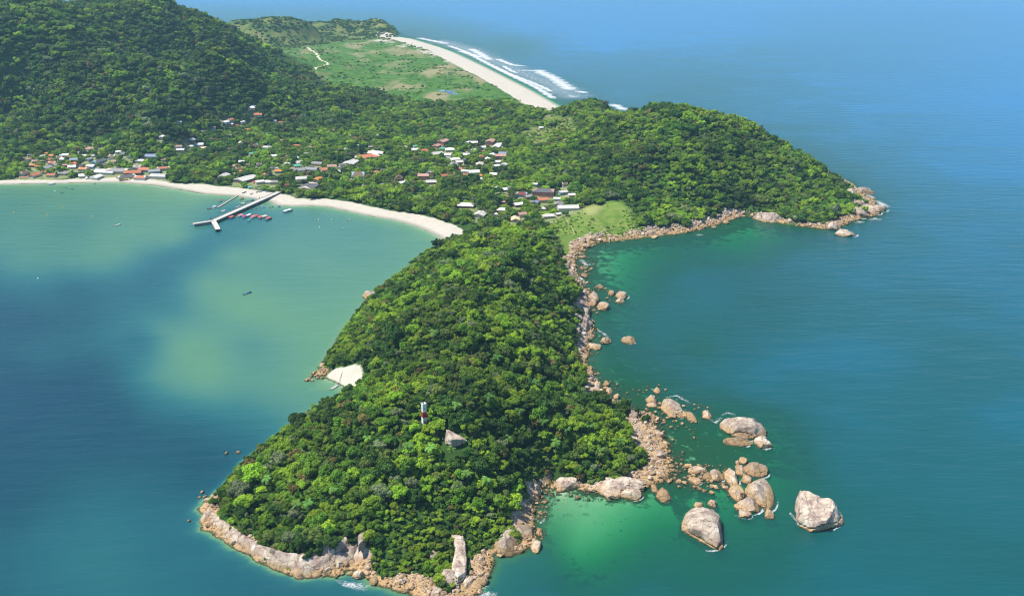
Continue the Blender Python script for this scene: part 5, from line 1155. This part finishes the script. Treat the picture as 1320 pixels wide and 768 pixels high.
# tents, parasols, buoys, people
def tent(a, b, w, m, label):
    x, y, z = hit(a, b); o = empty('beach_tent', (x, y, z), .3); tag(o, label, 'tent')
    V_ = [(-w, -w, 2.2), (w, -w, 2.2), (w, w, 2.2), (-w, w, 2.2), (0, 0, 3.6), (-w, -w, 2.05), (w, -w, 2.05), (w, w, 2.05), (-w, w, 2.05)]
    mesh_obj('canopy', V_, [(0, 1, 4), (1, 2, 4), (2, 3, 4), (3, 0, 4), (0, 5, 6, 1), (1, 6, 7, 2), (2, 7, 8, 3), (3, 8, 5, 0), (8, 7, 6, 5)], m, o)
    for sx in (-1, 1):
        for sy in (-1, 1): mesh_obj('pole', *tube([(sx * w * .95, sy * w * .95, -.3), (sx * w * .95, sy * w * .95, 2.1)], [.06, .06], 5), WHITE, o)
tent(322, 243.5, 2.6, PAINT['teal'], 'teal beach tent beside the drawn up boats'); tent(358, 243, 2.2, PAINT['teal'], 'small teal beach tent by the jetty root'); tent(309, 234, 2.4, PAINT['red'], 'red beach tent beside the pale marquee'); tent(327, 236.5, 2.2, PAINT['red'], 'red beach tent below the pale marquee'); tent(216, 230.5, 2.4, PAINT['white'], 'white beach tent at the east end of the western beachfront'); tent(112, 231, 2.2, PAINT['white'], 'white beach tent in front of the western beachfront')
def parasol(a, b, m, label, group):
    x, y, z = hit(a, b); o = empty('parasol', (x, y, z)); tag(o, label, 'parasol', group); n = 10; V_ = [(0, 0, 2.7)] + [(1.5 * math.cos(6.283 * i / n), 1.5 * math.sin(6.283 * i / n), 2.05) for i in range(n)] + [(1.5 * math.cos(6.283 * i / n), 1.5 * math.sin(6.283 * i / n), 1.9) for i in range(n)]
    mesh_obj('canopy', V_, [(0, 1 + i, 1 + (i + 1) % n) for i in range(n)] + [(1 + i, 1 + n + i, 1 + n + (i + 1) % n, 1 + (i + 1) % n) for i in range(n)], m, o); mesh_obj('pole', *tube([(0, 0, -.4), (0, 0, 2.68)], [.05, .05], 5), WHITE, o)
for a in (156.5, 160, 163, 166): parasol(a, 232.8, PAINT['yellow'], 'yellow parasol on the sand before the dark roofed beach bar', 'yellow parasols in a row on the beach')
for a in (26, 29, 32, 35): parasol(a, 230, PAINT['pink'], 'pink parasol on the sand before the thatched hut', 'pink parasols by the thatched hut')
for a, b, cn, lb in ((18, 274, 'yellow', 'yellow mooring buoy in the open western bay'), (61, 277, 'yellow', 'yellow mooring buoy in the open western bay'), (119, 279.5, 'yellow', 'yellow mooring buoy in the open western bay'), (81, 267, 'yellow', 'yellow mooring buoy in the open western bay'), (411, 283.5, 'cream', 'pale mooring buoy off the curved beach'), (428, 283.5, 'cream', 'pale mooring buoy off the curved beach'), (412, 293.5, 'cream', 'pale mooring buoy off the curved beach'), (49, 359, 'white', 'white mooring buoy alone beside the dark channel'), (71, 246.5, 'white', 'white buoy off the western beach boats')):
    x, y = gp(a, b); o = empty('mooring_buoy', (x, y, 0)); tag(o, lb, 'buoy', 'mooring buoys in the bay')
    mesh_obj('float_ball', *join([tube([(0, 0, -.6), (0, 0, -.3), (0, 0, .3), (0, 0, .8), (0, 0, 1.1)], [.3, .75, .95, .7, .15], 10)]), PAINT[cn], o, True); mesh_obj('ring', *tube([(0, 0, 1.0), (0, 0, 1.5)], [.09, .09], 6), DARKW, o)
SKIN = plain('skin', (.36, .21, .14), .7, .1, 3)
def person_mesh():
    J_ = [(0, 0, .95), (0, 0, 1.2), (0, 0, 1.42), (0, 0, 1.52), (0, 0.02, 1.62), (0, 0.02, 1.74), (.19, 0, 1.40), (.27, .02, 1.12), (.26, .1, .86), (-.19, 0, 1.40), (-.27, -.02, 1.12), (-.26, .05, .86), (.1, 0, .9), (.12, .06, .5), (.12, -.02, .08), (.12, .14, .03), (-.1, 0, .9), (-.13, -.04, .5), (-.14, -.14, .08), (-.14, .02, .03)]
    E_ = [(0, 1), (1, 2), (2, 3), (3, 4), (4, 5), (2, 6), (6, 7), (7, 8), (2, 9), (9, 10), (10, 11), (0, 12), (12, 13), (13, 14), (14, 15), (0, 16), (16, 17), (17, 18), (18, 19)]
    r_ = [.15, .14, .16, .06, .10, .09, .07, .05, .035, .07, .05, .035, .1, .07, .045, .04, .1, .07, .045, .04]
    me = bpy.data.meshes.new('person'); me.from_pydata(J_, E_, []); o = bpy.data.objects.new('person', me); COL.objects.link(o)
    o.modifiers.new('skin', 'SKIN'); o.modifiers.new('sub', 'SUBSURF').levels = 1
    sv = me.skin_vertices[0].data
    for i, q in enumerate(r_): sv[i].radius = (q, q * .8)
    sv[0].use_root = True
    dg = bpy.context.evaluated_depsgraph_get(); m2 = bpy.data.meshes.new_from_object(o.evaluated_get(dg)); bpy.data.objects.remove(o); m2.materials.clear(); m2.materials.append(SKIN); return m2
PM = person_mesh()
def wear(z0, z1, rx, ry): return tube([(0, 0, z0), (0, 0, (z0 + z1) / 2), (0, 0, z1)], [rx, rx * 1.02, ry], 10)
PEO = [(376, 252, 'red', 'blue', 'person in a red top walking on the sand by the jetty'), (378, 253.5, 'white', 'dark', 'person in a white top walking on the sand by the jetty'), (277, 237, 'dark', 'red', 'person in a dark top under the beach trees'), (293.5, 242, 'blue', 'dark', 'person in a blue top on the pale sand beside the pontoon'), (19.5, 233.5, 'red', 'dark', 'person in a red top strolling on the western beach'), (6, 237, 'dark', 'blue', 'person in a dark top at the western waterline'), (706, 133, 'blue', 'dark', 'person in a blue top on the far beach'), (713.5, 134, 'red', 'dark', 'person in a red top on the far beach'), (690, 124, 'dark', 'red', 'person in a dark top on the far beach'), (265, 244, 'white', 'blue', 'person in a white top at the bay waterline'), (340, 245, 'orange', 'dark', 'person in an orange top among the drawn up boats'), (440, 268, 'white', 'red', 'person in a white top walking on the curved beach')]
for a, b, c1, c2, lb in PEO:
    x, y, z = hit(a, b); o = bpy.data.objects.new('person', PM); COL.objects.link(o); o.location = (x, y, z); o.rotation_euler = (0, 0, random.uniform(0, 6)); tag(o, lb, 'person')
    mesh_obj('shirt', *wear(1.0, 1.43, .2, .19), PAINT[c1], o); mesh_obj('shorts', *wear(.72, 1.0, .21, .19), PAINT[c2], o)
    mesh_obj('hair', *tube([(0, .0, 1.70), (0, 0, 1.78), (0, 0, 1.84)], [.1, .1, .04], 8), PAINT['dark'], o)

# ------------------------------------------------------------------ haze: even pale air round the whole place
hv, hf = box(-31000, 31000, -31000, 31000, -18, 430)
hm = bpy.data.materials.new('haze'); hm.use_nodes = True; t_ = hm.node_tree; t_.nodes.clear()
pv = t_.nodes.new('ShaderNodeVolumePrincipled'); mo = t_.nodes.new('ShaderNodeOutputMaterial'); pv.inputs['Color'].default_value = (0.44, 0.75, 1.0, 1); pv.inputs['Density'].default_value = HAZE_DENSITY; pv.inputs['Anisotropy'].default_value = 0.1
t_.links.new(pv.outputs[0], mo.inputs['Volume'])
o = mesh_obj('haze', hv, hf, hm); tag(o, 'thin pale blue haze in the air over the bay', None, None, 'stuff')
